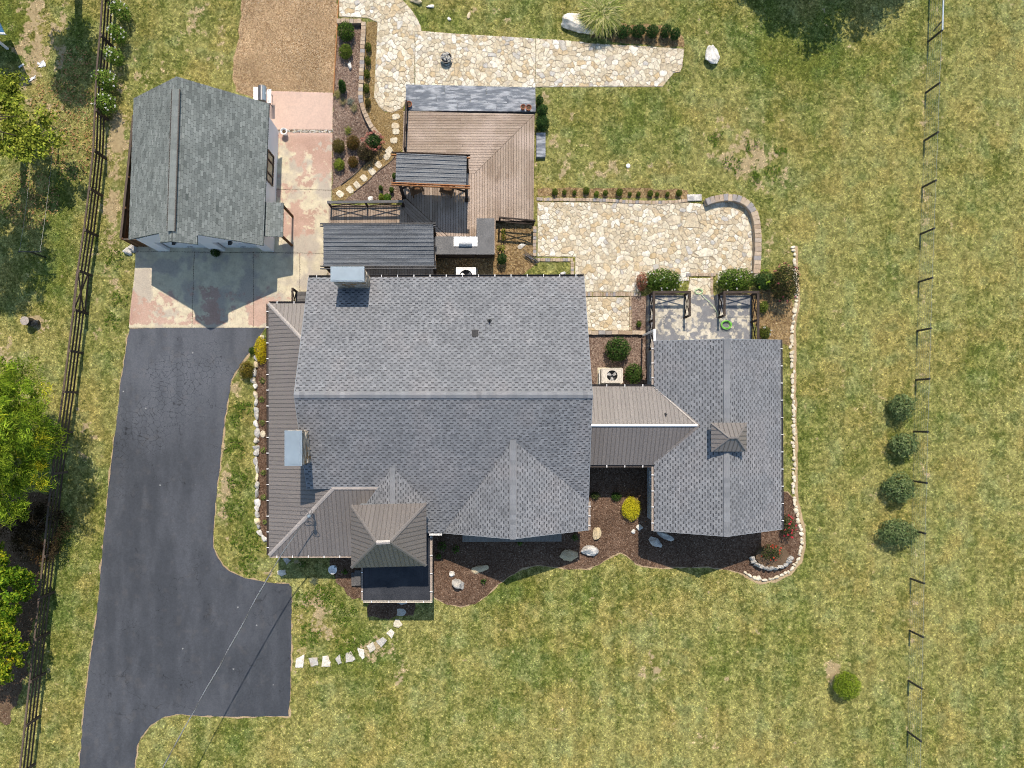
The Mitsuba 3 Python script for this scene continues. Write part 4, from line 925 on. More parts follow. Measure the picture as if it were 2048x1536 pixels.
window(HOUSE, (10.385, -3.6, 1.55), .9, 1.2, 0, out=-1); window(HOUSE, (10.385, 2.6, 1.6), .9, 1.2, 0, out=-1)
for x in (12.2, 15.0): window(HOUSE, (x, -6.05, 1.55), 1.5, 1.3, 1, out=-1)
for y in (1.5, -2.5): window(HOUSE, (16.9, y, 1.55), 1.2, 1.3, 0, out=1)
m = MB(); m.box((13.6, 3.97, 1.5), (1.8, .05, 2.0)); part('door', HOUSE, m, 'door_white')
# cupola
zq, zq2 = 4.9, 5.55
u_ = [PW(1422, 845.5, zq), PW(1493.5, 845.5, zq), PW(1493, 903, zq), PW(1422.5, 903, zq)]; s0, s1 = PW(1459, 875.5, zq2), PW(1474, 875.5, zq2)
kq = key('cupola', HOUSE); m = MB(); m.box((13.65, -1.05, 4.5), (1.45, 1.15, .9)); m.put(kq, 'grey_siding'); labels[kq] = {'label': 'small cupola astride the ridge of the wing'}
m = MB(); cf = [[u_[0], u_[1], s1, s0], [u_[1], u_[2], s1], [u_[2], u_[3], s0, s1], [u_[3], u_[0], s0]]
for f in cf: m.slab(f, .05)
part('roof', kq, m, 'brown_metal', label='brown metal hip roof of the cupola')
for i, f in enumerate(cf):
    fr = frame(f); o, u, v, n = fr; pg = uvpoly(f, fr); x0, y0, x1, y1 = pg.bounds
    for x in np.arange(x0 + .16, x1, .23):
        s = pg.intersection(sg.LineString([(x, y0 - 1), (x, y1 + 1)]))
        if s.geom_type == 'LineString' and s.length > .1:
            c = np.array(s.coords); b = MB(); b.bar(*(o + e_[0] * u + e_[1] * v + .014 * n for e_ in (c[0], c[-1])), .03, .028, up=n); part('rib', kq, b, 'brown_rib')
for a, b_ in ((u_[0], s0), (u_[1], s1), (u_[2], s1), (u_[3], s0), (s0, s1)):
    d = (b_ - a) / np.linalg.norm(b_ - a); m = MB(); m.bar(a + [0, 0, .035], b_ + [0, 0, .035], .08, .03); part('hip_cap', kq, m, 'brown_metal')
# white downspout at the corner of the wing
m = MB(); m.bar(PW(1309, 658, 3.0), PW(1309, 682, 3.0), .14, .1); m.bar(np.array([*G(1309, 660, 3.0), 2.95]), np.array([*G(1309, 660, 3.0), .3]), .1, .1); part('downspout', HOUSE, m, 'white_enamel', label='white downspout at the terrace corner of the wing')
# service mast on the left porch roof, with the cable to the pole
mb0 = PW(627, 1026, 3.55); mt = PW(625, 998, 4.75)
k = thing('service_mast', 'grey service mast with loops of cable standing on the left porch roof', 'mast'); m = MB(); mb1 = np.array([mb0[0], mb0[1], 3.3]); mtop = np.array([mb0[0] + .05, mb0[1] + .0, 4.75]); m.tube([mb1, mtop], .05, 10); part('pole', k, m, 'steel')
m = MB(); m.lathe(mtop, [(0, -.05), (.09, -.02), (.1, .1), (.05, .2), (0, .2)], 12); part('weatherhead', k, m, 'galvanised')
for s, (dx, dy) in enumerate(((-.35, .1), (.0, -.35), (-.15, .2))):
    tt = np.linspace(0, 2 * np.pi, 16); m = MB(); m.tube(np.stack([mtop[0] + dx + .22 * np.cos(tt), mtop[1] + dy + .16 * np.sin(tt), 4.4 + .1 * np.sin(tt + s)], 1), .016, 6, caps=False); part('cable_loop', k, m, 'cable')
m = MB(); m.box(mtop + [0, 0, -.5], (.16, .14, .1)); part('clamp', k, m, 'dark_steel')
k = thing('power_cable', 'twisted overhead power cable running from the roof mast across the driveway', 'cable')
pq = [mtop + [-.1, -.1, -.1], PW(554.7, 1123.5, 4.0), PW(468, 1279, 3.75), PW(381, 1434, 3.85), PW(325, 1536, 4.0), PW(215, 1735, 4.5), PW(60, 2010, 5.6)]
c = smooth_path([tuple(x[:2]) for x in pq], .25); L = np.linspace(0, 1, len(c)); zz = np.interp(c[:, 1], [x[1] for x in pq][::-1], [x[2] for x in pq][::-1])
c3_ = np.c_[c, zz]
for s in (0, 1):
    a = np.arange(len(c)) * .55 + s * np.pi; m = MB(); m.tube(c3_ + np.stack([.022 * np.cos(a), .01 * np.cos(a), .022 * np.sin(a)], 1), .019, 6); part('strand', k, m, ['cable', 'steel'][s])

# ------------------------------------------------------------------ garage
GAR = thing('garage', 'white garage with a pale green grey shingle gable roof and a hooded ridge end', 'garage')
za, zeg = 5.8, 3.0
r0, r1 = PW(352, 153, za), PW(344, 475, za)
gl0, gl1 = PW(268, 197, zeg), PW(257, 479, zeg); gr0, gr1 = PW(537.5, 207, zeg), PW(526.5, 491, zeg)
hl, hr = PW(316, 467.5, 5.07), PW(390, 469, 5.07); hl2, hr2 = PW(316.5, 484, 5.07), PW(389, 486, 5.07); hp = PW(343, 492, 5.8)
def on_line(p, q, z):
    t_ = (z - p[2]) / (q[2] - p[2]); return p + (q - p) * t_
ll = on_line(gl1, np.array([r1[0], (gl1[1] + gr1[1]) / 2 - .05, za]), 5.07); lr = on_line(gr1, np.array([r1[0], (gl1[1] + gr1[1]) / 2 - .05, za]), 5.07)
hy = -.52
hA, hB, hPk = ll + [0, hy, 0], lr + [0, hy, 0], np.array([r1[0], ll[1] + hy - .12, za])
gr = roof(GAR, 'roof', [[r0, gl0, gl1, ll, hA, hPk], [r0, hPk, hB, lr, gr1, gr0]], 'shingle_green', .13, 'tab', 120, label='pale green grey three-tab shingle roof')
cap_line(gr, PW(352, 179, za), PW(341.5, 462, za), 'ridge_vent', 'shingle_green', .20, .05, .11, .28, 9, drop=.5)
m = MB(); m.bar(PW(353.6, 179, za) + [.17, 0, .02], PW(344, 462, za) + [.17, 0, .02], .05, .09); m.bar(PW(353.6, 179, za) + [-.25, 0, .02], PW(344, 462, za) + [-.25, 0, .02], .03, .07); part('ridge_vent', gr, m, 'dark_gutter')
WFL, WFR, WRR, WRL = np.array([-19.15, 10.05]), np.array([-12.15, 10.02]), np.array([-11.88, 17.35]), np.array([-18.9, 17.5])
def wall_poly(a, b, t=.18):
    a, b = np.array(a, float), np.array(b, float); d = (b - a) / np.linalg.norm(b - a); n = np.array([-d[1], d[0]]); return sg.Polygon([a, b, b + n * t, a + n * t])
m = MB()
m.prism(wall_poly(WFR, WRR), 0, 2.88); m.prism(wall_poly(WRR, WRL), 0, 2.9); m.prism(wall_poly(WRL, WFL), 0, 2.88)
for x0, x1 in ((-19.15, -18.45), (-15.85, -15.1), (-12.8, -12.33)): m.prism(sg.box(x0, 10.05, x1, 10.23), 0, 2.2)
m.gable([(-19.15, 2.2), (-19.15, 2.88), (-15.75, 5.55), (-12.33, 2.88), (-12.33, 2.2)], 1, 10.05, 10.23)
m.gable([(-18.9, 2.8), (-15.6, 5.6), (-12.0, 2.85)], 1, 17.15, 17.32)
m.gable([(-16.55, 4.5), (-16.55, 4.95), (-15.8, 5.55), (-15.05, 4.95), (-15.05, 4.5)], 1, 9.75, 10.05)
part('wall', GAR, m, 'white_paint', label='smooth white rendered wall')
m = MB(); m.prism(sg.Polygon([WFL, WFR, WRR, WRL]), .0, .06); part('floor', GAR, m, 'concrete')
for x0, x1 in ((-18.45, -15.85), (-15.1, -12.8)):
    k = None
    for i in range(4):
        m = MB(); m.box(((x0 + x1) / 2, 10.30, .28 + i * .55), (x1 - x0, .05, .53)); kk = part('garage_door' if i == 0 else 'panel', GAR if i == 0 else k, m, 'door_white', label='grey white sectional garage door' if i == 0 else None); k = k or kk
    m = MB(); m.box(((x0 + x1) / 2, 10.262, .3), (.3, .03, .05)); part('handle', k, m, 'dark_steel')
for x in (-17.15, -13.95):
    m = MB(); m.box((x, 10.0, 2.5), (.16, .12, .22)); m.box((x, 9.92, 2.6), (.2, .2, .04)); part('wall_lamp', GAR, m, 'black_plastic')
# side window: dark brown frame with three panes
d = (WRR - WFR) / np.linalg.norm(WRR - WFR); wy0, wy1, wz0, wz1 = 13.70, 15.42, .95, 2.15
def on_wall(y, z, o=.0):
    t_ = (y - WFR[1]) / d[1]; p = WFR + d * t_; return np.array([p[0] + o, p[1], z])
kwin = key('window', GAR); m = MB()
for z in (wz0, wz1): m.bar(on_wall(wy0, z, .03), on_wall(wy1, z, .03), .06, .09)
for y in (wy0, wy0 + .48, wy1 - .48, wy1): m.bar(on_wall(y, wz0, .03), on_wall(y, wz1, .03), .06, .09, up=(1, 0, 0))
m.put(kwin, 'brown_frame')
for y0, y1 in ((wy0 + .05, wy0 + .43), (wy0 + .53, wy1 - .53), (wy1 - .43, wy1 - .05)):
    m = MB(); m.bar(on_wall(y0, (wz0 + wz1) / 2, .015), on_wall(y1, (wz0 + wz1) / 2, .015), .012, wz1 - wz0 - .1); part('pane', kwin, m, 'window_dark')
# shingled hood over the side door on two posts
z1, z0 = 2.75, 2.5
q = [PW(530, 404.5, z1), PW(567, 405.5, z0), PW(565.5, 474, z0), PW(527.5, 472.5, z1)]
pk = roof(GAR, 'side_porch_roof', [q], 'shingle_green', .09, 'tab', 140, label='small shingled hood over the side door of the garage')
m = MB(); m.bar(q[0] + [.03, 0, .03], q[3] + [.03, 0, .03], .08, .05); part('flashing', pk, m, 'dark_gutter')
for a in (q[1] + [-.1, -.1, -.1], q[2] + [-.1, .1, -.1]):
    m = MB(); m.bar(a, [a[0], a[1], .03], .11, .11); part('porch_post', GAR, m, 'brown_wood')
m = MB(); m.bar(q[1] + [-.1, -.1, -.14], q[2] + [-.1, .1, -.14], .1, .13); part('beam', GAR, m, 'brown_wood')
m = MB(); m.bar(on_wall(10.9, 1.05, .02), on_wall(11.8, 1.05, .02), .04, 2.05); part('door', GAR, m, 'door_white')
# plank screen along the left side of the garage
SCR = thing('plank_screen', 'tall brown plank screen standing along the left side of the garage', 'fence'); hs = 1.9
p0, p1 = PW(266, 230, hs), PW(240.5, 477, hs); n_ = 52
for i in range(n_):
    a, b_ = p0 + (p1 - p0) * (i + .01) / n_, p0 + (p1 - p0) * (i + .99) / n_
    m = MB(); m.bar(a * [1, 1, 0] + [0, 0, hs / 2], b_ * [1, 1, 0] + [0, 0, hs / 2], .025, hs - .1 + R.uniform(-.02, .02), uv=(R.random(), .3)); part('plank', SCR, m, 'brown_wood')
for z in (.4, 1.0, 1.6): m = MB(); m.bar(p0 * [1, 1, 0] + [.06, 0, z], p1 * [1, 1, 0] + [.06, 0, z], .06, .09); part('rail', SCR, m, 'brown_wood')
m = MB(); m.bar(p0 + [.02, 0, .0], p1 + [.02, 0, .0], .13, .04, uv=(.95, .2)); part('cap_rail', SCR, m, 'fence_wood')
for i in range(5):
    a = p0 + (p1 - p0) * i / 4; m = MB(); m.box((a[0] + .1, a[1], hs / 2), (.1, .1, hs)); part('post', SCR, m, 'brown_wood')
for i in range(9):
    x = p1[0] + .1 + i * .16; m = MB(); m.box((x + .07, p1[1] - .02, .9), (.157, .025, 1.7), uv=(R.random(), .3)); part('plank', SCR, m, 'brown_wood')
m = MB(); m.bar(p1 + [0, -.02, -.08], p1 + [1.6, -.02, -.08], .1, .05, uv=(.9, .3)); part('cap_rail', SCR, m, 'fence_wood')

# ------------------------------------------------------------------ timber deck
DZ = .55
DECK = thing('deck', 'weathered brown timber deck with mitred boards, grey steps and dark railings', 'deck')
DP = poly([(808, 222), (1069, 228), (1067, 441), (992, 441), (990, 505), (872, 505), (872, 562), (655, 562), (657, 410), (803, 410)], DZ)
NOGRASS.append(DP)
m = MB(); m.prism(DP.buffer(-.05), .05, .16, uv=(.1, .2)); part('frame', DECK, m, 'leafy_soil'); m = MB(); m.prism(DP.buffer(-.012).difference(DP.buffer(-.05)), .04, DZ - .034, uv=(.3, .5)); part('fascia', DECK, m, 'dark_wood')
def boards(region, angle, width, gap, seed, z=DZ, th=.03, parent=DECK, matn='deck_board', maxlen=4.9):
    r = np.random.default_rng(seed); o = region.centroid; rot = affinity.rotate(region, -angle, origin=o)
    x0, y0, x1, y1 = rot.bounds; y = y0
    while y < y1:
        s = rot.intersection(sg.box(x0 - 1, y, x1 + 1, y + width - gap))
        for g in getattr(s, 'geoms', [s]):
            if g.geom_type != 'Polygon' or g.area < .004: continue
            gx0, _, gx1, _ = g.bounds; cut = gx0 + r.uniform(1.5, maxlen); parts = []
            while cut < gx1 - .8:
                parts.append(cut); cut += r.uniform(2.5, maxlen)
            xs = [gx0 - .1, *parts, gx1 + .1]
            for a, b_ in zip(xs[:-1], xs[1:]):
                h = g.intersection(sg.box(a + .002, y - 1, b_ - .002, y + 1))
                for h in getattr(h, 'geoms', [h]):
                    if h.geom_type != 'Polygon' or h.area < .003: continue
                    m = MB(); m.prism(affinity.rotate(h, angle, origin=o), z - th, z + r.normal(0, .0012), uv=(r.random(), r.random())); part('board', parent, m, matn)
        y += width
HB = poly([(806, 222), (1068.5, 228.5), (950, 346), (800, 346)], DZ)
DB = poly([(806, 392), (894, 472.5), (894, 506), (878, 506), (806, 418)], DZ)
VB = poly([(1069, 229), (1067, 441), (992, 441), (990, 506), (895, 506), (895, 472), (808, 392), (800, 346.5), (950.5, 346.5)], DZ)
VB2 = poly([(806, 419), (877, 506), (872, 506), (872, 562), (655, 562), (657, 410), (803, 410)], DZ)
boards(HB.intersection(DP.buffer(.02)), 0, .157, .021, 1, maxlen=9); boards(VB, 90, .157, .021, 2, maxlen=9); boards(DB, -42, .157, .019, 3, maxlen=9); boards(VB2, 90, .157, .021, 4, maxlen=9)
# grey weathered steps down to the flagstones
for i, (ya, yb) in enumerate(((171, 190.5), (190.5, 207.5), (207.5, 227))):
    z = .16 + .13 * i; da, db = G(812, ya, 0), G(1070.5, ya + 6, 0); ea, eb = G(811, yb, 0), G(1070.5, yb + (6 if i < 2 else 2), 0)
    x0, x1 = da[0], db[0]
    seg = sorted([x0] + [x0 + (x1 - x0) * t for t in ((.3, .62), (.24, .5, .78), (.4, .7))[i]] + [x1])
    for a, b_ in zip(seg[:-1], seg[1:]):
        ta, tb = (a - x0) / (x1 - x0), (b_ - x0) / (x1 - x0)
        top = [(a + .004, da[1] + (db[1] - da[1]) * ta), (b_ - .004, da[1] + (db[1] - da[1]) * tb), (b_ - .004, ea[1] + (eb[1] - ea[1]) * tb), (a + .004, ea[1] + (eb[1] - ea[1]) * ta)]
        m = MB(); m.prism(sg.Polygon(top).buffer(-.003), .01, z, uv=(R.random(), R.random())); part('step', DECK, m, 'weathered_grey_paint', label=None)
NOGRASS.append(poly([(811, 170), (1071, 176), (1071, 230), (811, 224)]))

def railing(parent, p, q, bays, h=1.0, z=DZ, m='dark_wood', cap_m='grey_wood', cap_w=.15, xs=True, posts=(True, True), bottom=.12, end_gap=0):
    """Posts, cap, bottom rail and a crossed pair of braces in each bay, between ground points p and q."""
    p, q = np.array([*p, z]), np.array([*q, z]); d = q - p; L = np.linalg.norm(d); d /= L; kk = np.array([0, 0, 1.0])
    for i in range(bays + 1):
        if (i == 0 and not posts[0]) or (i == bays and not posts[1]): continue
        c = p + d * L * i / bays; b = MB(); b.bar(c - kk * .12, c + kk * (h - .02), .10, .10, up=(d[0], d[1], 0), uv=(R.uniform(.3, .7), .5)); part('post', parent, b, m)
    b = MB(); b.bar(p - d * .06 + kk * h, q + d * .06 + kk * h, cap_w, .04, uv=(.75, .4)); part('cap_rail', parent, b, cap_m)
    b = MB(); b.bar(p + kk * (h - .09), q + kk * (h - .09), .04, .10); b.bar(p + kk * bottom, q + kk * bottom, .05, .09); part('rail', parent, b, m)
    n = np.array([-d[1], d[0], 0])
    if xs:
        for i in range(bays):
            a, c = p + d * (L * i / bays + .06), p + d * (L * (i + 1) / bays - .06)
            b = MB(); b.bar(a + kk * (bottom + .04) + n * .012, c + kk * (h - .13) + n * .012, .022, .075); part('brace', parent, b, m)
            b = MB(); b.bar(a + kk * (h - .13) - n * .012, c + kk * (bottom + .04) - n * .012, .022, .075); part('brace', parent, b, m)
railing(DECK, G(663, 414.5, DZ), G(808, 413, DZ), 2)
railing(DECK, G(815.5, 217, DZ), G(811.5, 306, DZ), 2, xs=False, cap_w=.10, cap_m='dark_wood')
railing(DECK, G(999, 444, DZ), G(1066, 450, DZ), 1, cap_w=.07, cap_m='dark_wood')
m = MB(); m.box(P(1081.5, 291, .13), (.55, 1.45, .26), uv=(.3, .3)); part('side_step', DECK, m, 'weathered_grey_paint', label='grey step at the right edge of the deck'); NOGRASS.append(poly([(1070, 264), (1093, 264), (1093, 317), (1070, 317)]))

# ------------------------------------------------------------------ pergolas with corrugated roofs
def pergola(label, TL_, TR_, BR_, BL_, beams_top, beams_bot, posts, bot_m, label_roof, top_z, seed):
    k = thing('pergola', label, 'pergola')
    a, b_, c, d = [np.array(x, float) for x in (TL_, TR_, BR_, BL_)]
    # corrugated sheet: waves run along x, profile down y
    pitch = .235; n = max(3, int(round(np.linalg.norm(a - d) / pitch))); prof = []
    for i in range(n):
        for t, z in ((0, 0), (.09, .05), (.27, .05), (.36, 0), (.62, 0), (.67, .012), (.72, 0)): prof.append(((i + t) / n, z))
    prof.append((1.0, 0)); pr_ = np.array(prof)
    sheets = 3
    for s in range(sheets):
        t0, t1 = s / sheets - (.01 if s else 0), (s + 1) / sheets
        v = []
        for t, z in pr_:
            l, r_ = a + (d - a) * t, b_ + (c - b_) * t
            for u_ in (t0, t1): v.append(l + (r_ - l) * u_ + [0, 0, z + .004 * (s % 2)])
        v = np.array(v); mN = len(pr_); f = np.array([[2 * i, 2 * i + 2, 2 * i + 3, 2 * i + 1] for i in range(mN - 1)])
        lo = v - [0, 0, .006]; mm = MB(); mm.raw(np.vstack([v, lo]), np.vstack([f, f[:, ::-1] + 2 * mN]), (R.random(), R.random())); part('roof_sheet', k, mm, 'dark_corrugated', label=label_roof if s == 0 else None)
    for (p_, q_), mt_ in beams_top + beams_bot:
        mm = MB(); mm.bar(p_, q_, .045, .17, uv=(R.uniform(.4, .8), R.random())); part('beam', k, mm, mt_)
    for i in range(7):
        t = (i + .5) / 7; l, r_ = a + (b_ - a) * t, d + (c - d) * t; mm = MB(); mm.bar(l - [0, 0, .10], r_ - [0, 0, .10], .05, .12); part('rafter', k, mm, 'dark_wood')
    for (x, y) in posts:
        mm = MB(); mm.box((x, y, DZ + (top_z - DZ) / 2 - .06), (.15, .15, top_z - DZ - .12)); mm.box((x, y, DZ + .06), (.2, .2, .12)); part('post', k, mm, 'dark_wood')
    xs = sorted({round(x, 2) for x, y in posts}); 
    for (x, y) in posts:
        s = 1 if abs(x - xs[0]) < abs(x - xs[-1]) else -1
        mm = MB(); mm.bar((x, y, top_z - .95), (x + s * .75, y, top_z - .2), .07, .1); part('brace', k, mm, 'dark_wood')
    return k
z = 3.12
zb = 3.2
post1 = [(-4.25, 13.16), (-.50, 12.98), (-4.15, 14.8), (-.45, 14.72)]
pergola('smaller pergola on the timber deck with a dark corrugated roof and an orange front beam', P(793, 306, z), P(933.5, 312, z), P(932, 370.5, zb), P(791, 367, zb),
        [((P(783, 305, z - .16), P(940.5, 310.5, z - .16)), 'dark_wood'), ((P(783, 310, z - .16), P(940.5, 316.5, z - .16)), 'orange_wood')],
        [((P(783, 365.5, zb - .02), P(940.5, 372, zb - .02)), 'orange_wood'), ((P(783, 369.5, zb - .04), P(940.5, 377, zb - .04)), 'orange_wood')], post1, 'orange_wood', 'dark blue grey corrugated roof sheet', 3.1, 1)
z = 3.1
pergola('larger pergola beside the house with a dark corrugated roof', P(646.5, 449, z), P(866.5, 449, z), P(868, 531.5, z - .03), P(647, 532, z - .03),
        [((P(640.5, 447.5, z - .14), P(871.5, 447, z - .14)), 'grey_wood'), ((P(640.5, 452.5, z - .14), P(871.5, 452, z - .14)), 'grey_wood')],
        [((P(640.5, 532.5, z - .10), P(872.5, 532.5, z - .10)), 'grey_wood'), ((P(640.5, 537.5, z - .08), P(872.5, 537, z - .08)), 'grey_wood')],
        [(-8.55, 10.9), (-2.4, 10.9), (-8.5, 8.6), (-2.35, 8.6), (-5.5, 10.9)], 'grey_wood', 'wide dark blue grey corrugated roof sheet', 3.0, 2)

def lounge_chair(label, x, y, rz):
    k = thing('garden_chair', label, 'chair', 'wooden chairs under the smaller pergola')
    def pt(a, b_, c): ca, sa = math.cos(rz), math.sin(rz); return np.array([x + a * ca - b_ * sa, y + a * sa + b_ * ca, DZ + c])
    for i in range(5):
        m = MB(); m.bar(pt(-.27, -.32 + i * .11, .38 - i * .035), pt(.27, -.32 + i * .11, .38 - i * .035), .09, .022, uv=(R.random(), .4)); part('seat_slat', k, m, 'brown_wood')
    for i in range(6):
        s = (i - 2.5) / 2.5; m = MB(); m.bar(pt(s * .2, .2, .3), pt(s * .33, .5, 1.0 - .12 * abs(s)), .085, .02, up=(0, -1, .4), uv=(R.random(), .4)); part('back_slat', k, m, 'brown_wood')
    for s in (-1, 1):
        m = MB(); m.bar(pt(s * .34, -.42, .55), pt(s * .34, .36, .58), .13, .025); part('arm', k, m, 'brown_wood')
        m = MB(); m.bar(pt(s * .31, -.36, 0), pt(s * .31, -.36, .54), .04, .1); part('leg', k, m, 'brown_wood')
        m = MB(); m.bar(pt(s * .30, -.40, .36), pt(s * .30, .50, .04), .03, .11); part('leg', k, m, 'brown_wood')
lounge_chair('brown wooden chair with a slatted back, left one under the smaller pergola', *G(833, 380, DZ), .35)
lounge_chair('brown wooden chair with a slatted back, right one under the smaller pergola', *G(896, 380, DZ), -.3)

# ------------------------------------------------------------------ slate counter with the built-in grill
CTR = thing('outdoor_kitchen', 'L-shaped outdoor counter with a dark slate top at the end of the deck', 'counter'); zc_ = 1.47
x0, y0 = G(871, 508.5, zc_); x1, y1 = G(989, 436.5, zc_); xm, ym = G(953, 472.5, zc_)
m = MB(); m.prism(sg.box(x0, y0, xm - .003, ym).union(sg.box(xm - .3, y0, xm - .003, ym)), zc_ - .05, zc_); part('countertop', CTR, m, 'slate', label='long dark slate top behind the grill')
m = MB(); m.prism(sg.box(xm + .003, y0 - .01, x1, y1), zc_ - .05, zc_ + .002); part('countertop', CTR, m, 'slate', label='short return of the dark slate top')
m = MB(); m.prism(sg.box(x0 + .08, y0 + .08, xm - .08, ym - .08).union(sg.box(xm, y0 + .08, x1 - .08, y1 - .08)), .1, zc_ - .052); part('base', CTR, m, 'dark_wood')
for i in range(4):
    m = MB(); m.box((x0 + .35 + i * .55, ym - .075, 1.0), (.5, .02, .7)); part('door', CTR, m, 'dark_wood')
GRL = thing('grill', 'stainless steel grill with a closed lid built into the slate counter', 'grill'); ga, gb = G(907.5, 474, zc_), G(955, 493, zc_)
m = MB(); m.box(((ga[0] + gb[0]) / 2, (ga[1] + gb[1]) / 2, zc_ + .03), (gb[0] - ga[0], ga[1] - gb[1], .07)); part('body', GRL, m, 'white_enamel')
lx0, lx1 = G(917.5, 485, 1.7)[0], G(944, 485, 1.7)[0]; t_ = np.linspace(0, np.pi, 13); yy0, yy1 = gb[1] + .02, ga[1] - .14; yc_, ry_ = (yy0 + yy1) / 2, (yy1 - yy0) / 2
pts_ = [(yc_ + ry_ * math.cos(t), zc_ + .065 + .24 * math.sin(t) ** .8) for t in t_]; m = MB(); m.gable(pts_, 0, lx0, lx1); part('lid', GRL, m, 'white_enamel')
m = MB(); q = [(lx0 + .12, yy1 + .02, zc_ + .13), (lx0 + .12, yy1 + .09, zc_ + .16), (lx1 - .12, yy1 + .09, zc_ + .16), (lx1 - .12, yy1 + .02, zc_ + .13)]
for a, b_ in zip(q[:-1], q[1:]): m.tube([a, b_], .016, 8)
part('handle', GRL, m, 'steel')
for i in range(5):
    m = MB(); x = ga[0] + .14 + i * (gb[0] - ga[0] - .28) / 4; m.tube([(x, ga[1] - .0, zc_ + .03), (x, ga[1] + .05, zc_ + .03)], .028, 10); part('knob', GRL, m, 'steel')

# barrel grill behind the garage
BG = thing('barrel_grill', 'silver barrel grill with side shelves at the back corner of the garage', 'grill')
c = np.array([*G(524, 187, 1.0), 0]); t_ = np.linspace(0, 2 * np.pi, 25)
m = MB(); m.tube([c + [0, .42, .98], c + [0, -.46, .98]], .235, 24); part('barrel', BG, m, 'dark_steel')
m = MB(); tt = np.linspace(-.25, 1.2, 9); v = [(c[0] + .245 * math.cos(a), c[1] + s, .98 + .245 * math.sin(a)) for a in tt for s in (-.44, .40)]; v2 = [(x + .0, y, z - .012) for x, y, z in v]; f = [[2 * i, 2 * i + 1, 2 * i + 3, 2 * i + 2] for i in range(8)]
m.raw(np.vstack([v, v2]), np.vstack([f, np.array(f)[:, ::-1] + 18]), (.5, .5)); part('lid', BG, m, 'galvanised')
m = MB(); m.box(c + [-.37, .02, .96], (.30, .76, .03)); part('shelf', BG, m, 'white_enamel'); m = MB(); m.box(c + [.40, -.10, .88], (.22, .82, .03)); part('shelf', BG, m, 'steel')
for a, b_ in ((-.4, -.3), (-.4, .35), (.36, -.4), (.36, .25)): m = MB(); m.bar(c + [a, b_, 0], c + [a, b_, .94], .035, .035, up=(0, 1, 0)); part('leg', BG, m, 'dark_steel')
m = MB(); m.bar(c + [-.42, -.40, .35], c + [-.32, -.62, 1.3], .04, .04); part('handle', BG, m, 'black_plastic')
m = MB(); m.lathe(c + [.245, .0, 1.06], [(0, 0), (.03, .0), (.03, .03), (0, .03)], 10); part('knob', BG, m, 'white_enamel')

def ac_unit(label, xa, ya, xb, yb, ztop, m_, blade_m, piping=False):
    k = thing('air_conditioner', label, 'air conditioner'); a, b_ = G(xa, ya, ztop), G(xb, yb, ztop); x0, x1, y0, y1 = a[0], b_[0], b_[1], a[1]; c = np.array([(x0 + x1) / 2, (y0 + y1) / 2, 0]); rr = min(x1 - x0, y1 - y0) * .36
    m = MB(); m.box(c + [0, 0, .05], (x1 - x0 + .2, y1 - y0 + .2, .1)); part('pad', k, m, 'concrete')
    hole = sg.Point(c[0], c[1]).buffer(rr, 24); m = MB()
    box_ = sg.box(x0, y0, x1, y1).buffer(-.03).buffer(.03); m.prism(box_.difference(hole), ztop - .10, ztop); m.prism(box_.buffer(-.02).difference(box_.buffer(-.05)), .1, ztop - .1); part('case', k, m, m_)
    m = MB(); m.prism(sg.box(x0 + .06, y0 + .06, x1 - .06, y1 - .06), .12, ztop - .45); part('coil', k, m, 'black_plastic')
    m = MB(); m.prism(box_.buffer(-.055).difference(box_.buffer(-.07)).difference(hole.buffer(.02)), ztop + .001, ztop + .006); part('rim', k, m, 'tan_gutter')
    m = MB()
    for rad in np.linspace(.1, rr, 7): tt = np.linspace(0, 2 * np.pi, 33); m.tube(np.stack([c[0] + rad * np.cos(tt), c[1] + rad * np.sin(tt), tt * 0 + ztop - .008], 1), .005, 5, caps=False)
    for i in range(6): a_ = i * np.pi / 6; m.tube([c + [rr * math.cos(a_), rr * math.sin(a_), ztop - .014], c + [-rr * math.cos(a_), -rr * math.sin(a_), ztop - .014]], .005, 5)
    part('grille', k, m, 'black_plastic')
    hub = c + [0, 0, ztop - .14]; m = MB(); m.lathe(hub, [(0, -.06), (.07, -.06), (.07, .03), (0, .04)], 14); kf = part('fan', k, m, 'dark_steel')
    for i in range(3):
        a_ = i * 2 * np.pi / 3 + .5; e = np.array([math.cos(a_), math.sin(a_), 0]); n_ = np.array([-e[1], e[0], 0]); m = MB()
        v = [hub + e * .06 - n_ * .05, hub + e * .06 + n_ * .05 + [0, 0, .03], hub + e * rr * .92 + n_ * .13 + [0, 0, .05], hub + e * rr * .92 - n_ * .10 - [0, 0, .01]]; m.raw(np.vstack([v, np.array(v) - [0, 0, .006]]), [[0, 1, 2], [0, 2, 3], [4, 6, 5], [4, 7, 6]], (.5, .5)); part('blade', kf, m, blade_m)
    if piping:
        m = MB(); m.tube([c + [-.68, -.55, .4], c + [-.68, .36, .4], c + [-.5, .4, .4]], .03, 8); part('pipe', k, m, 'white_enamel'); m = MB(); m.tube([c + [-.55, -.4, .3], c + [-.58, .2, .3], c + [-.5, .3, .3]], .05, 8); part('pipe', k, m, 'black_plastic')
ac_unit('pale grey air conditioner with a round fan half under the back gutter', 912, 534.5, 952, 570, .9, 'white_enamel', 'steel')
ac_unit('beige air conditioner beside the round shrubs in the mulch court', 1203, 736.5, 1246, 766, .9, 'beige_enamel', 'white_enamel', True)

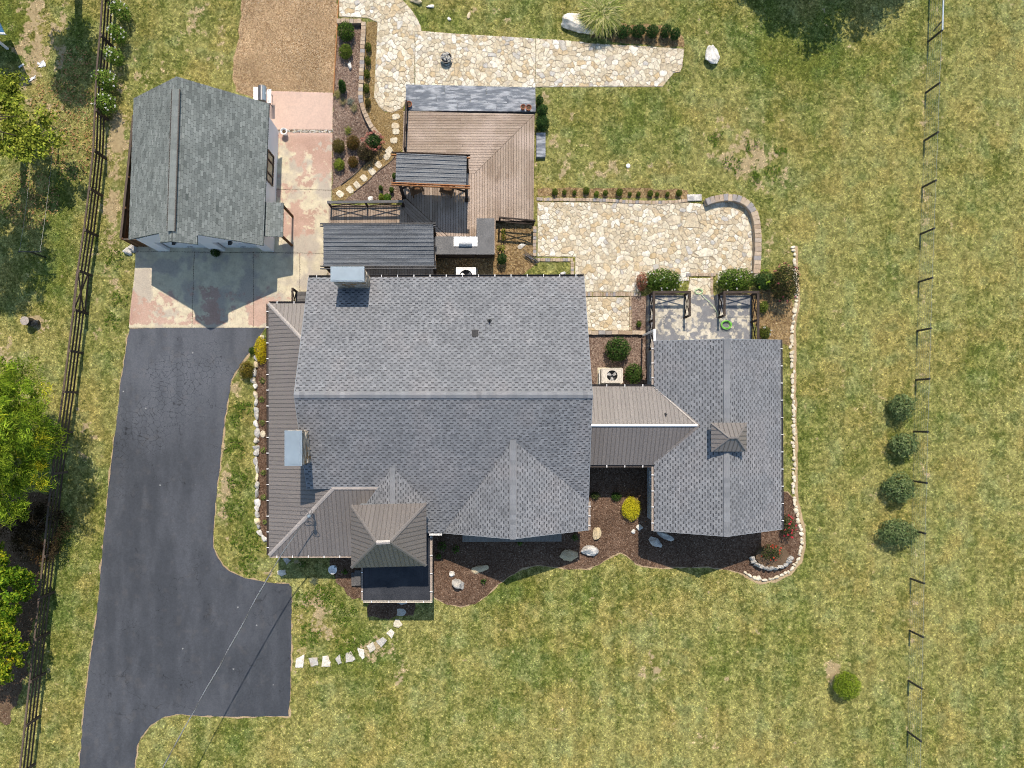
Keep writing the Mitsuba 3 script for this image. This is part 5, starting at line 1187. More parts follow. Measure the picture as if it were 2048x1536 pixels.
# pots, bucket, fire bowl, discs
def pot(name, label, cat, px, py, r, h, m_, zb_=0.0, fill='soil', tilt=0):
    k = thing(name, label, cat); c = P(px, py, zb_); m = MB(); m.lathe(c, [(0, 0), (r * .68, 0), (r * .95, h * .82), (r * 1.06, h * .84), (r * 1.06, h), (r * .9, h), (r * .84, h * .8), (0, h * .78)], 20); part('body', k, m, m_, smooth=40)
    m = MB(); m.lathe(c + [0, 0, h * .78], [(r * .86, .004), (0, .012)], 16); part('soil', k, m, fill); return k
pot('plant_pot', 'terracotta pot at the top left corner of the deck', 'pot', 819, 212, .17, .30, 'terracotta', .3)
pot('plant_pot', 'terracotta pot on the grey steps, left of a pair', 'pot', 1045.5, 218, .145, .34, 'terracotta', .42)
pot('plant_pot', 'terracotta pot on the grey steps, right of a pair at the corner', 'pot', 1056.5, 219.5, .165, .34, 'terracotta', .42)
pot('bucket', 'white bucket of soil standing by the garage wall at the pebble strip', 'bucket', 571, 268, .19, .44, 'white_enamel', .03)
FB = thing('fire_bowl', 'dark fire bowl heaped with grey lava rock on the flagstone terrace', 'fire bowl'); c = P(893, 121, 0)
m = MB(); m.lathe(c, [(.0, .05), (.24, .05), (.33, .35), (.34, .38), (.30, .38), (.24, .3), (0, .28)], 24); part('bowl', FB, m, 'black_plastic', smooth=35)
m = MB(); tt = np.linspace(0, 2 * np.pi, 33); m.tube(np.stack([c[0] + .37 * np.cos(tt), c[1] + .37 * np.sin(tt), tt * 0 + .06], 1), .018, 6, caps=False); part('base_ring', FB, m, 'dark_steel')
m = MB(); r = np.random.default_rng(4)
for i in range(46):
    a, d_ = r.uniform(0, 6.28), .27 * r.random() ** .5; rock_geo(m, c + [d_ * math.cos(a), d_ * math.sin(a), .36 + .10 * (1 - (d_ / .27) ** 2)], np.array([.06, .055, .05]) * r.uniform(.7, 1.3), (r.choice([.12, .2, .62]), .1), i + 500, .3, 1)
part('lava_rock', FB, m, 'rock', smooth=40, kind='stuff')
BB = thing('bird_bath', 'pale round bird bath in the shade in front of the left porch', 'bird bath'); c = P(669.5, 1135, 0)
m = MB(); m.lathe(c, [(0, 0), (.16, 0), (.12, .06), (.07, .12), (.06, .52), (.1, .56), (.255, .62), (.265, .66), (.23, .66), (.12, .61), (0, .6)], 28); m.put(BB + '__basin', 'white_enamel', smooth=40); m = MB(); m.lathe(c + [.14, .16, .6], [(0, 0), (.07, .0), (.06, .07), (0, .09)], 10); part('ornament', BB, m, 'galvanised')
k = thing('lawn_cover', 'small round white cover set in the lawn below the flagstone terrace', 'cover'); m = MB(); m.lathe(P(1256, 332, 0), [(0, 0), (.13, 0), (.13, .05), (.11, .07), (.06, .09), (0, .09)], 18); m.put(k, 'white_enamel')
k = thing('bed_disc', 'round tan stone disc in the narrow bed beside the left porch', 'stone'); m = MB(); m.lathe(P(526, 868, .03), [(0, 0), (.19, 0), (.19, .05), (.16, .065), (0, .065)], 14, sx=.85, sy=1.15, uv=(.3, .4)); m.put(k, 'flagstone')
DR = thing('drum', 'black drum with a grey lid on a bare patch beyond the rail fence', 'drum'); c = P(64, 644.5, 0)
m = MB(); m.lathe(c, [(0, 0), (.23, 0), (.25, .1), (.23, .2), (.25, .32), (.23, .43), (.25, .56), (.25, .66), (0, .66)], 20); part('body', DR, m, 'black_plastic', smooth=30); m = MB(); m.lathe(c + [-.02, .0, .66], [(.255, -.02), (.26, .03), (.22, .035), (0, .045)], 20); part('lid', DR, m, 'tan_gutter'); m = MB(); rock_geo(m, c + [.26, -.05, .16], (.24, .22, .26), (.06, .1), 71, .5); part('bag', DR, m, 'black_plastic')
k = thing('pruned_brush', 'bundle of cut grey branches lying at the corner of the patio edging', 'branches'); r = np.random.default_rng(9); c = P(1062, 516, .1)
for i in range(16):
    a = .7 + r.normal(0, .16); l = r.uniform(.25, .45); o = c + [r.normal(0, .13), r.normal(0, .09), r.uniform(0, .14)]; d_ = np.array([-math.cos(a), math.sin(a), r.normal(0, .1)]); m = MB(); m.tube([o - d_ * l, o + d_ * l * .2 + [0, 0, .04], o + d_ * l], [.02, .018, .008], 6); part('branch', k, m, ['dark_steel', 'grey_wood', 'black_plastic'][i % 3])
for i, (x, y, a, l) in enumerate([(85, 129, .3, .42), (65, 158, .5, .5), (43, 132, .6, .36), (27, 157, .9, .34)]):
    k = thing('paper_scrap', ['crumpled white sheet on the dirt track, largest of the scraps', 'long white scrap on the right wheel track', 'pale blue scrap near the tree beyond the rail fence', 'small pale scrap under the tree at the left'][i], 'litter'); r = np.random.default_rng(i); gx, gy = np.meshgrid(np.linspace(-.5, .5, 6), np.linspace(-.5, .5, 5)); v = np.c_[gx.ravel() * l, gy.ravel() * l * (.7 if i == 0 else .3), .02 + .05 * r.random(30)] * (1 + np.c_[r.normal(0, .25, (30, 2)), np.zeros(30)]); ca, sa = math.cos(a), math.sin(a); v = v @ np.array([[ca, sa, 0], [-sa, ca, 0], [0, 0, 1]]) + P(x, y, 0)
    f = [[j * 6 + q, j * 6 + q + 1, j * 6 + q + 7, j * 6 + q + 6] for j in range(4) for q in range(5)]; m = MB(); m.raw(v, f); m.put(k, 'white_paint')

# ------------------------------------------------------------------ grey terrace behind the wing
TZ = .6
TER = thing('terrace', 'dark grey terrace with peeling paint, steps and crossed dark brown railings behind the wing', 'terrace')
tx0, tx1, ty0, ty1, ix0, ix1, iy = 10.36, 16.55, 3.98, 7.36, 12.55, 14.48, 6.0
NOGRASS.append(sg.box(tx0, ty0, tx1, ty1))
xs_ = [tx0, 12.62, 14.45, tx1]; ys_ = [3.9, 5.95, ty1]
for i in range(3):
    for j in range(2):
        if i == 1 and j == 1: continue
        m = MB(); m.prism(sg.box(xs_[i] + .006, ys_[j] + .006, xs_[i + 1] - .006, ys_[j + 1] - .006), .05, TZ); part('slab', TER, m, 'peeling_paint')
for i in range(4):
    m = MB(); y1_ = 5.95 + .37 * (i + 1); m.prism(sg.box(12.63, 5.96, 14.44, y1_), .01 + .001 * i, TZ - .13 * (i + 1)); part('step', TER, m, 'peeling_paint')
m = MB(); m.prism(sg.box(tx0 + .02, ty0, tx1 - .02, ty1 - .02).difference(sg.box(12.6, 5.9, 14.46, 8)), .02, .5); part('base', TER, m, 'dark_wood')
W_ = dict(h=1.05, z=TZ, cap_m='dark_wood', cap_w=.14)
railing(TER, (tx0 + .06, ty1 - .06), (ix0 - .05, ty1 - .06), 1, **W_); railing(TER, (tx0 + .06, ty0 + .1), (tx0 + .06, ty1 - .06), 2, posts=(True, False), **W_); railing(TER, (ix0 - .05, iy - .05), (ix0 - .05, ty1 - .06), 1, posts=(True, False), **W_)
railing(TER, (ix1 + .05, ty1 - .06), (tx1 - .06, ty1 - .06), 1, **W_); railing(TER, (tx1 - .06, ty0 + .1), (tx1 - .06, ty1 - .06), 2, posts=(True, False), **W_); railing(TER, (ix1 + .05, iy - .05), (ix1 + .05, ty1 - .06), 1, posts=(True, False), **W_)
HO = thing('garden_hose', 'bright green garden hose coiled on the grey terrace and trailing down its steps', 'hose')
r = np.random.default_rng(3); c = P(1451, 650, TZ); tt = np.linspace(0, 2 * np.pi * 7, 200); rad = .27 + .035 * np.sin(tt * 1.37) + .02 * np.sin(tt * .31 + 1)
m = MB(); m.tube(np.stack([c[0] + rad * 1.05 * np.cos(tt), c[1] + rad * .85 * np.sin(tt), TZ + .02 + .004 * tt], 1), .014, 6); part('coil', HO, m, 'green_hose')
pth = [P(1440, 645, TZ + .02), P(1437, 632, TZ + .03), P(1432, 622, .5), P(1424, 610, .36), P(1412, 598, .2), P(1402, 588, .06)]; q = smooth_path([tuple(x[:2]) for x in pth], .08); zz = np.interp(np.linspace(0, 1, len(q)), np.linspace(0, 1, 6), [x[2] + .02 for x in pth]); m = MB(); m.tube(np.c_[q, zz], .014, 6); part('run', HO, m, 'pale_hose')
c = P(1397, 583, .05); tt = np.linspace(0, 2 * np.pi * 4, 120); rad = .2 + .03 * np.sin(tt * 1.7); m = MB(); m.tube(np.stack([c[0] + rad * 1.1 * np.cos(tt), c[1] + rad * .75 * np.sin(tt), .07 + .004 * tt], 1), .013, 6); part('coil', HO, m, 'pale_hose')

# dark landing with a railing behind the left porch
LD = thing('side_landing', 'small dark timber landing with a railing between the left porch and the concrete', 'landing')
x0, y0 = G(592, 604, .5); x1, y1 = G(640, 584, .5)
for i in range(4):
    m = MB(); yy = y0 - .3 + i * .235; m.box(((x0 + x1) / 2, yy + .11, .48), (x1 - x0, .22, .04), uv=(R.random(), .5)); part('board', LD, m, 'grey_wood')
m = MB(); m.box(((x0 + x1) / 2, y0 + .1, .24), (x1 - x0 - .05, .85, .44)); part('base', LD, m, 'dark_wood')
railing(LD, (x0 + .03, y0 - .35), (x0 + .03, y1 + .02), 1, h=.95, z=.5, cap_m='dark_wood', cap_w=.12)

# ------------------------------------------------------------------ fences
RF = thing('rail_fence', 'long dark brown four-rail timber fence along the left side of the driveway', 'fence'); FH = 1.4
base = [(226, 40 - 110), (235, -40), (231, 20), (226, 95), (219, 170), (216, 240), (213, 318), (205, 392), (195, 472), (183, 551), (175, 627), (165, 706), (155, 785), (144, 864), (134, 944), (125, 1023), (116.5, 1104), (108, 1184), (99, 1265), (90, 1346), (80.5, 1432), (70, 1527), (60, 1625)][1:]
bp = [np.array([*G(x, y), 0]) for x, y in base]
for i, p_ in enumerate(bp):
    m = MB(); m.box(p_ + [0, 0, FH / 2], (.13, .13, FH), uv=(R.random(), .4)); part('post', RF, m, 'fence_wood')
    m = MB(); m.box(p_ + [0, 0, FH + .015], (.16, .16, .03), uv=(.95, .4)); part('post_cap', RF, m, 'fence_wood')
for i, (a, b_) in enumerate(zip(bp[:-1], bp[1:])):
    d_ = (b_ - a) / np.linalg.norm(b_ - a); n_ = np.array([-d_[1], d_[0], 0]) * -.085
    gate = i == 8
    for j, z_ in enumerate((.30, .64, .98, 1.32) if not gate else (.15, .75, 1.32)):
        m = MB(); m.bar(a + [0, 0, z_] + n_, b_ + [0, 0, z_] + n_, .036, .14, uv=(R.uniform(.2, .9), R.random())); part('rail', RF, m, 'fence_wood')
    m = MB(); m.bar(a + [0, 0, FH + .01] + n_ * .6, b_ + [0, 0, FH + .01] + n_ * .6, .10 if not gate else .15, .03, uv=(1.0, R.random())); part('cap_rail', RF, m, 'fence_wood')
    if gate:
        for s in (0, 1):
            m = MB(); p_, q_ = (a, b_) if s else (b_, a); m.bar(p_ + [0, 0, .2] + n_ * 1.5, q_ + [0, 0, 1.25] + n_ * 1.5, .035, .13); part('brace', RF, m, 'fence_wood')
WF = thing('wire_fence', 'long wire fence with slanting dark metal posts along the right lawn', 'fence'); WH = 1.33
wb = [(1859, -92), (1858, -7), (1855.7, 84), (1851, 186), (1848, 281.6), (1844, 375), (1840.5, 468.3), (1837, 564), (1834, 662), (1831.4, 760), (1828, 863), (1826, 962), (1823, 1060), (1821, 1157), (1819, 1261), (1816.5, 1361), (1815, 1463), (1813, 1570)]
wp = [np.array([*G(x, y), 0]) for x, y in wb]
for p_ in wp: m = MB(); m.tube([p_, p_ + [0, 0, WH]], .062, 10); part('post', WF, m, 'black_plastic')
for j in range(7):
    z_ = .06 + (WH - .1) * j / 6; m = MB(); m.tube([p_ + [0, 0, z_] for p_ in wp], .010 if j == 6 else .0045, 5); part('wire', WF, m, 'wire')
m = MB()
for a, b_ in zip(wp[:-1], wp[1:]):
    for t in np.arange(.08, 1, .14): p_ = a + (b_ - a) * t; m.bar(p_ + [0, 0, .05], p_ + [0, 0, WH - .05], .005, .005, up=(0, 1, 0))
part('stay_wire', WF, m, 'wire', kind='stuff')
a, b_ = wp[1], wp[2]; m = MB(); m.tube([a + [0, 0, WH + .02], b_ + [0, 0, WH + .02]], .05, 8); part('top_rail', WF, m, 'galvanised'); m = MB(); m.tube([a + (b_ - a) * .8 + [0, 0, WH], a + (b_ - a) * .86 + [0, 0, .5]], .035, 8); part('brace', WF, m, 'dark_steel')
# clothesline
CL = thing('clothesline', 'clothesline of two T-shaped black posts and two pale lines under the tree', 'clothesline'); ch = 1.5; ends = []
for (x, y) in ((117, 293), (91, 515)):
    p_ = np.array([*G(x, y), 0]); m = MB(); m.tube([p_, p_ + [0, 0, ch]], .05, 10); part('post', CL, m, 'black_plastic'); m = MB(); m.tube([p_ + [-.68, 0, ch], p_ + [.68, 0, ch]], .035, 8); part('crossbar', CL, m, 'black_plastic'); ends.append(p_)
for s in (-.6, .6):
    t = np.linspace(0, 1, 14)[:, None]; q = ends[0] + (ends[1] - ends[0]) * t + [s, 0, ch + .03] - np.c_[t * 0, t * 0, .5 * t * (1 - t)]; m = MB(); m.tube(q, .008, 5); part('line', CL, m, 'wire')
SH = thing('shed', 'corner of a shed with a blue metal roof at the left edge', 'shed'); zs = 2.5; e_ = P(9, 66, zs)
m = MB(); m.slab([e_ + [0, 0, 0], e_ + [-1.2, 2.6, 0], e_ + [-5, 2.6, .9], e_ + [-4.5, -.1, .9]], .06); kr = part('roof', SH, m, 'blue_metal'); ribs(kr, [e_, e_ + [-1.2, 2.6, 0], e_ + [-5, 2.6, .9], e_ + [-4.5, -.1, .9]], .24, 'blue_metal', w=.04, h=.04)
m = MB(); m.bar(e_ + [.05, -.04, -.03], e_ + [-4.5, -.14, .87], .06, .16); part('trim', SH, m, 'white_enamel'); p_ = np.array([*G(16, 98), 0]); m = MB(); m.bar(p_, p_ + [0, 0, 2.4], .12, .12, up=(0, 1, 0)); part('post', SH, m, 'white_paint'); m = MB(); m.box(p_ + [-3.0, 1.6, 1.2], (4.0, 2.6, 2.4)); part('wall', SH, m, 'grey_siding')

# ------------------------------------------------------------------ plants
def leaves(b, pos, nrm, size, cols, r, aspect=.5, droop=.0):
    """One leaf at each point: a folded diamond facing roughly along nrm."""
    n = len(pos); nrm = nrm + r.normal(0, .55, (n, 3)); nrm /= np.linalg.norm(nrm, axis=1, keepdims=True) + 1e-9
    t = np.cross(nrm, r.normal(size=(n, 3))); t /= np.linalg.norm(t, axis=1, keepdims=True) + 1e-9; s = np.cross(nrm, t)
    l = (size * r.uniform(.65, 1.35, n))[:, None]; w = l * aspect
    v = np.stack([pos - t * l / 2, pos + s * w / 2 + nrm * l * .06, pos + t * l / 2 - [0, 0, droop], pos - s * w / 2 + nrm * l * .06], 1).reshape(-1, 3)
    i = np.arange(n)[:, None] * 4; f = np.vstack([np.hstack([i, i + 1, i + 2]), np.hstack([i, i + 2, i + 3])])
    c = np.array(cols, float); k = r.random(n) * (len(c) - 1); j = k.astype(int); q = (k - j)[:, None]; col = c[j] * (1 - q) + c[np.minimum(j + 1, len(c) - 1)] * q; col = col * r.uniform(.72, 1.3, (n, 1))
    b.raw(v, f, (.5, .5), np.repeat(col, 4, 0))
def blob_points(c, rad, n, seed, bump=.22, freq=2.2, shell=.5, low=-.95):
    r = np.random.default_rng(seed); d = r.normal(size=(n * 2, 3)); d /= np.linalg.norm(d, axis=1, keepdims=True); d = d[d[:, 2] > low][:n]; n = len(d)
    q = 1 + bump * 2 * (meshkit.fbm(d * freq + seed * 1.7, 3, seed) - .5); t = (shell + (1 - shell) * r.random(n)) ** .6
    t = np.where(r.random(n) < .2, r.random(n) ** .5, t)
    return np.array(c) + d * (q * t)[:, None] * np.array(rad), d, r
GREEN = [(.030, .060, .012), (.065, .115, .022), (.12, .19, .035)]
DEEP = [(.018, .042, .014), (.035, .080, .022), (.075, .125, .035)]
LIME = [(.09, .14, .02), (.17, .23, .03), (.30, .34, .05)]
OLIVE = [(.045, .060, .028), (.085, .105, .050), (.15, .17, .085)]
RUST = [(.06, .055, .018), (.16, .085, .025), (.10, .10, .025)]
MAROON = [(.045, .035, .022), (.075, .06, .03), (.09, .085, .04)]
YELL = [(.55, .50, .02), (.78, .72, .05), (.42, .40, .03)]
def shrub(label, px, py, rx, ry, h, cols, seed, name='shrub', cat='shrub', size=.075, dens=1.0, bump=.2, group=None, flowers=None, z0=.0, aspect=.55, conical=False):
    """px, py: where the middle of the crown shows; rx, ry in photo pixels."""
    zm = z0 + h * .52; x, y = G(px, py, zm); a, c_ = rx * (CAM_H - zm) / FOC, ry * (CAM_H - zm) / FOC
    k = thing(name, label, cat, group); n = int(dens * 5.2 * ((a + c_) / 2) * ((a + c_) / 2 + h * .6) * 2.2 / (size ** 2 * aspect)); n = max(60, min(n, 9000))
    pos, d, r = blob_points((x, y, zm), (a, c_, h * .52), n, seed, bump)
    if conical: t = (pos[:, 2] - z0) / h; s = np.clip(1.25 - .8 * t, .25, 1.1)[:, None]; pos[:, :2] = np.array([x, y]) + (pos[:, :2] - [x, y]) * s
    pos[:, 2] = np.maximum(pos[:, 2], z0 + .03); b = MB(); leaves(b, pos, d + [0, 0, .35], size, cols, r, aspect); part('foliage', k, b, 'leaf')
    m = MB()
    for i in range(4 if a > .3 else 1): t = r.uniform(0, 6.28); m.tube([(x, y, z0), (x + .3 * a * math.cos(t), y + .3 * c_ * math.sin(t), z0 + h * .4), (x + .6 * a * math.cos(t), y + .6 * c_ * math.sin(t), z0 + h * .75)], [.03 * min(1, h) + .006, .02 * min(1, h), .006], 6)
    part('stem', k, m, 'bark')
    if flowers:
        fc, fn, fs = flowers; r = np.random.default_rng(seed + 5); d = r.normal(size=(fn, 3)); d[:, 2] = np.abs(d[:, 2]) * .9 + .12; d /= np.linalg.norm(d, axis=1, keepdims=True)
        fb = MB(); o = np.array([x, y, zm]) + d * np.array([a, c_, h * .52]) * 1.02
        for p_ in o:
            for j in range(5): t = j * 1.2566 + r.random(); e = np.array([math.cos(t), math.sin(t), .3]) * fs * r.uniform(.5, .75); leaves(fb, np.array([p_ + e]), np.array([[0, 0, 1.0]]), fs * 1.1, fc, r, .8)
        part('flower', k, fb, 'leaf', kind='stuff')
    return k
# round boxwoods in a row
BX = [(1110, 384, 6.3), (1129, 384.5, 4.8), (1149, 385, 4.5), (1172.5, 381.5, 6.8), (1193, 388, 5.2), (1211, 386, 5.4), (1239, 384.5, 7), (1259.5, 388, 4.2), (1277, 388.5, 4.7), (1300.7, 387, 6), (1314.5, 389, 4.2), (1335, 388.5, 4.6), (1358, 386, 6.2)]
for i, (x, y, q) in enumerate(BX):
    o = ['first', 'second', 'third', 'fourth', 'fifth', 'sixth', 'seventh', 'eighth', 'ninth', 'tenth', 'eleventh', 'twelfth', 'last'][i]
    shrub(f'small round boxwood along the top edge of the patio, {o} from the deck', x, y, q, q * 1.15, q / 33 * 2.3, LIME[:2] if i == 4 else [(.04, .065, .012), (.085, .125, .02), (.15, .19, .03)], 100 + i, 'boxwood', 'bush', .05, 1, .1, 'small round bushes along the patio')
HG = [('hedge bush half under the ornamental grass, first of the clipped hedge', 1213, 62, 15, 11), ('square clipped hedge bush, second from the ornamental grass', 1248, 63, 16, 12.5), ('clipped hedge bush in the middle of the joined group', 1277, 62, 15.5, 11.5), ('clipped hedge bush at the right end of the joined group', 1305, 63, 14, 12), ('round hedge bush standing alone, second from the right', 1331.7, 62, 11.5, 12), ('smallest round hedge bush at the right end of the hedge', 1351, 67.5, 10, 11.5)]
for i, (l, x, y, a, c_) in enumerate(HG): shrub(l, x, y, a, c_, .85, DEEP, 130 + i, 'hedge_bush', 'bush', .085, 1.1, .12, 'clipped bushes of the hedge by the terrace')
GA = [('large round green shrub at the top of the long mulch bed', 691.7, 63, 18, 19, .95, GREEN, .08), ('round green shrub second from the top of the long mulch bed', 691, 103, 14.5, 15, .75, [(.06, .09, .015), (.11, .16, .025), (.17, .21, .04)], .07),
      ('round olive shrub at the left edge of the mulch bed beside the concrete', 677, 292, 13, 15, .75, [(.06, .055, .015), (.12, .115, .03), (.14, .10, .03)], .06), ('rusty green shrub above the dark red one', 705.5, 285, 14.5, 15, .75, RUST, .06), ('largest dark red shrub next to the pink flower ring', 732, 305, 18.5, 19, .9, MAROON, .07), ('bright lime shrub at the bottom of the long mulch bed', 678, 329, 11.5, 12.5, .6, LIME, .07), ('small rusty shrub beside the lime one', 706, 324, 11, 12, .55, RUST, .06)]
for i, (l, x, y, a, c_, h, cc, s) in enumerate(GA): shrub(l, x, y, a, c_, h, cc, 150 + i, size=s, bump=.14)
shrub('dark conical evergreen in the middle of the long mulch bed', 683.5, 171, 8.5, 13, 1.2, DEEP + [(.09, .16, .02)], 160, 'conifer', 'bush', .07, 1.2, .1, conical=True)
for i, (x, y, l) in enumerate([(736.7, 94, 'top one'), (735.7, 122, 'second'), (734, 148, 'third'), (733, 177, 'fourth'), (735.5, 205, 'brown tinged lowest one')]): shrub(f'small upright bush between garden wall and flagstone path, {l} of five', x, y, 6.3, 9, .55, [(.06, .055, .02), (.11, .10, .03), (.14, .11, .04)] if i == 4 else [(.045, .06, .012), (.09, .12, .02), (.13, .15, .03)], 170 + i, 'small_bush', 'bush', .05, .9, .25, 'small bushes between the wall and the path')
shrub('wide round evergreen left of the grey terrace steps, dotted with white flowers', 1326, 560, 40, 23, 1.15, [(.03, .06, .012), (.075, .14, .022), (.15, .23, .04)], 180, size=.10, bump=.12, flowers=([(.75, .75, .72)], 26, .05))
shrub('wide round evergreen right of the grey terrace steps', 1472, 559, 39, 24, 1.2, [(.03, .06, .012), (.09, .16, .025), (.19, .28, .05)], 181, size=.10, bump=.12, flowers=([(.75, .75, .72)], 10, .05))
shrub('smaller dark green round shrub at the corner of the terrace', 1529, 561, 20.5, 19.5, 1.1, [(.02, .05, .014), (.05, .10, .03), (.10, .16, .045)], 182, size=.09, bump=.14, flowers=([(.25, .38, .04)], 10, .08))
shrub('big dark reddish crape myrtle bush next to the cream stone border', 1569, 566, 28, 39, 2.0, [(.022, .038, .012), (.055, .065, .022), (.10, .075, .035)], 183, 'flowering_bush', 'bush', .11, .75, .4, flowers=([(.40, .06, .12), (.5, .14, .2)], 22, .05))
shrub('bush with coral new leaves left of the wide evergreen', 1284, 563, 12, 19, 1.0, [(.07, .09, .03), (.35, .13, .09), (.42, .20, .15)], 184, size=.09, bump=.35, dens=.6)
shrub('small light green bush beside the terrace railing, upper one', 1527, 614, 10, 12, .6, [(.05, .08, .015), (.11, .16, .03), (.2, .24, .05)], 185, size=.07, bump=.3)
shrub('small green bush with a white flower beside the terrace railing, lower one', 1530, 665, 12, 14, .6, [(.05, .07, .015), (.10, .13, .025), (.17, .19, .04)], 186, size=.07, bump=.3, flowers=([(.8, .8, .78)], 3, .07))
shrub('big round camellia in the mulch court', 1236, 699, 26, 26, 1.3, [(.018, .045, .012), (.045, .095, .022), (.11, .17, .045)], 187, size=.11, bump=.22)
shrub('smaller round camellia beside the beige air conditioner', 1268, 747, 19, 21, 1.05, [(.02, .05, .012), (.055, .11, .025), (.13, .19, .05)], 188, size=.10, bump=.2)
shrub('tiny upright bush in the mulch strip left of the grey terrace', 1278, 648, 5, 7, .4, [(.05, .08, .015), (.10, .15, .03)], 189, size=.06, bump=.3)
shrub('bright yellow shrub in the front bed between the house and the wing', 1262, 1017, 19, 24, .7, YELL, 190, size=.06, bump=.25, aspect=.3)
shrub('small dark shrub half in the connector shadow, left one', 1191, 991, 10, 8, .4, [(.04, .065, .02), (.09, .12, .04)], 191, size=.07, bump=.35, dens=.6)
shrub('small green shrub half in the connector shadow, right one', 1233, 993, 11, 9, .4, [(.03, .07, .018), (.07, .13, .03)], 192, size=.06, bump=.3, dens=.8)
ROSE = [(.025, .042, .012), (.06, .08, .022), (.12, .13, .05)]
shrub('red rose bush at the lower right corner of the wing', 1576, 1053, 14, 25, .95, ROSE, 193, 'rose_bush', 'rose', .075, .42, .4, flowers=([(.55, .03, .05), (.6, .08, .12)], 17, .065))
shrub('red rose bush growing in the stone rimmed planter', 1543, 1105, 23, 16, .8, ROSE, 194, 'rose_bush', 'rose', .075, .40, .4, flowers=([(.60, .05, .03), (.55, .10, .06)], 15, .06), z0=.3)
shrub('yellow shrub against the left porch beside the driveway', 522, 700, 13, 29, .6, [(.48, .40, .02), (.66, .57, .03), (.36, .25, .03)], 195, size=.06, bump=.3)
shrub('bushy gold and green shrub between the driveway and the porch bed', 493, 740, 16, 19, .8, [(.06, .06, .015), (.22, .17, .03), (.10, .085, .02)], 196, size=.075, bump=.25, dens=.8)
shrub('small round green bush at the edge of the driveway', 504, 701, 7, 7.5, .4, GREEN, 197, size=.05, bump=.15)
for i, (x, y) in enumerate([(525, 761), (523, 799), (524, 845), (526.5, 901), (527, 946), (527, 995), (531, 1044)]): shrub(f'small light green hosta in the porch bed, number {["one", "two", "three", "four", "five", "six", "seven"][i]} from the driveway end', x, y, 6, 6, .22, [(.09, .14, .03), (.22, .28, .08), (.30, .34, .10)], 200 + i, 'hosta', 'plant', .10, .5, .3, 'hostas in the porch bed', aspect=.4)
FS = [(1804, 813, 24, 27, 'topmost'), (1808, 890, 27, 25, 'second'), (1798, 975, 31, 29, 'third'), (1798, 1065, 38, 27, 'lowest and largest')]
for i, (x, y, a, c_, l) in enumerate(FS): shrub(f'dusty green shrub beside the wire fence, {l} of the row of four', x, y, a, c_, 1.35, [(.06, .10, .038), (.15, .21, .08), (.29, .35, .16)], 210 + i, 'fence_shrub', 'shrub', .15, 1.15, .5, 'dusty green shrubs by the wire fence', aspect=.4)
shrub('lone bright green round bush on the lower right lawn', 1694, 1371, 27, 28, 1.35, [(.08, .13, .014), (.20, .28, .025), (.33, .41, .05)], 215, size=.09, bump=.1)
shrub('dark green shrub at the right edge of the deck, upper small one', 1079, 201, 8, 9, .8, DEEP, 216, size=.08, bump=.2); shrub('dark green shrub at the right edge of the deck, middle one', 1085, 222, 12, 12, .9, DEEP, 217, size=.09, bump=.2); shrub('dark green shrub at the right edge of the deck, next to the grey step', 1085, 247, 14, 16, .95, DEEP, 218, size=.09, bump=.2)
shrub('yellow green leafy plant behind the slate counter, upper one', 1007, 469, 6, 13, .7, [(.10, .15, .03), (.32, .33, .04), (.36, .30, .05)], 219, 'leafy_plant', 'plant', .12, .35, .4); shrub('yellow green leafy plant behind the slate counter, lower one', 1002, 497, 10, 8, .6, [(.12, .17, .03), (.28, .30, .05), (.34, .32, .07)], 220, 'leafy_plant', 'plant', .12, .3, .4)
shrub('dark round bush at the corner of the slate counter', 1004, 518, 10.5, 11, .9, DEEP, 221, size=.07, bump=.12)
for i, (x, y, a, cc, l) in enumerate([(761.5, 376, 4.2, GREEN, 'small dark bush in the triangular bed, left one'), (783, 380, 5, GREEN, 'small dark bush in the triangular bed beside the pergola post'), (763, 394.5, 6.5, LIME, 'yellow lime plant above the deck railing, left one'), (775, 396, 8, [(.06, .13, .02), (.13, .24, .03)], 'bright green plant above the deck railing, right one'), (789, 352, 5, GREEN, 'dark bush half under the smaller pergola roof')]): shrub(l, x, y, a, a * 1.15, .5, cc, 225 + i, size=.06, bump=.2)
shrub('round clipped bush in a pot between the garage doors', 431, 505, 9.5, 8.5, .75, [(.015, .035, .01), (.03, .06, .015), (.06, .10, .02)], 232, size=.06, bump=.1)
for i, (x, y, a, c_, l) in enumerate([(884, 1092, 10, 11, 'larger dark plant in the shade right of the turret'), (912, 1098, 8, 9, 'dark plant in the shade under the front gable'), (877, 1112, 6, 6, 'light green plant at the edge of the turret shadow'), (968, 1163, 7, 6, 'small green plant near the lawn edge of the front bed'), (1150, 1075, 7, 8, 'dark plant in the shade at the right end of the front gable'), (1040, 1086, 5, 5, 'dark plant in the shade under the gable peak'), (690, 1144, 7, 5, 'low green plant beside the bird bath'), (604, 1128, 9, 7, 'dark low plant at the left porch corner')]): shrub(l, x, y, a, c_, .4, [(.025, .06, .014), (.06, .13, .025), (.12, .19, .04)], 240 + i, 'shade_plant', 'plant', .11, .4, .4)
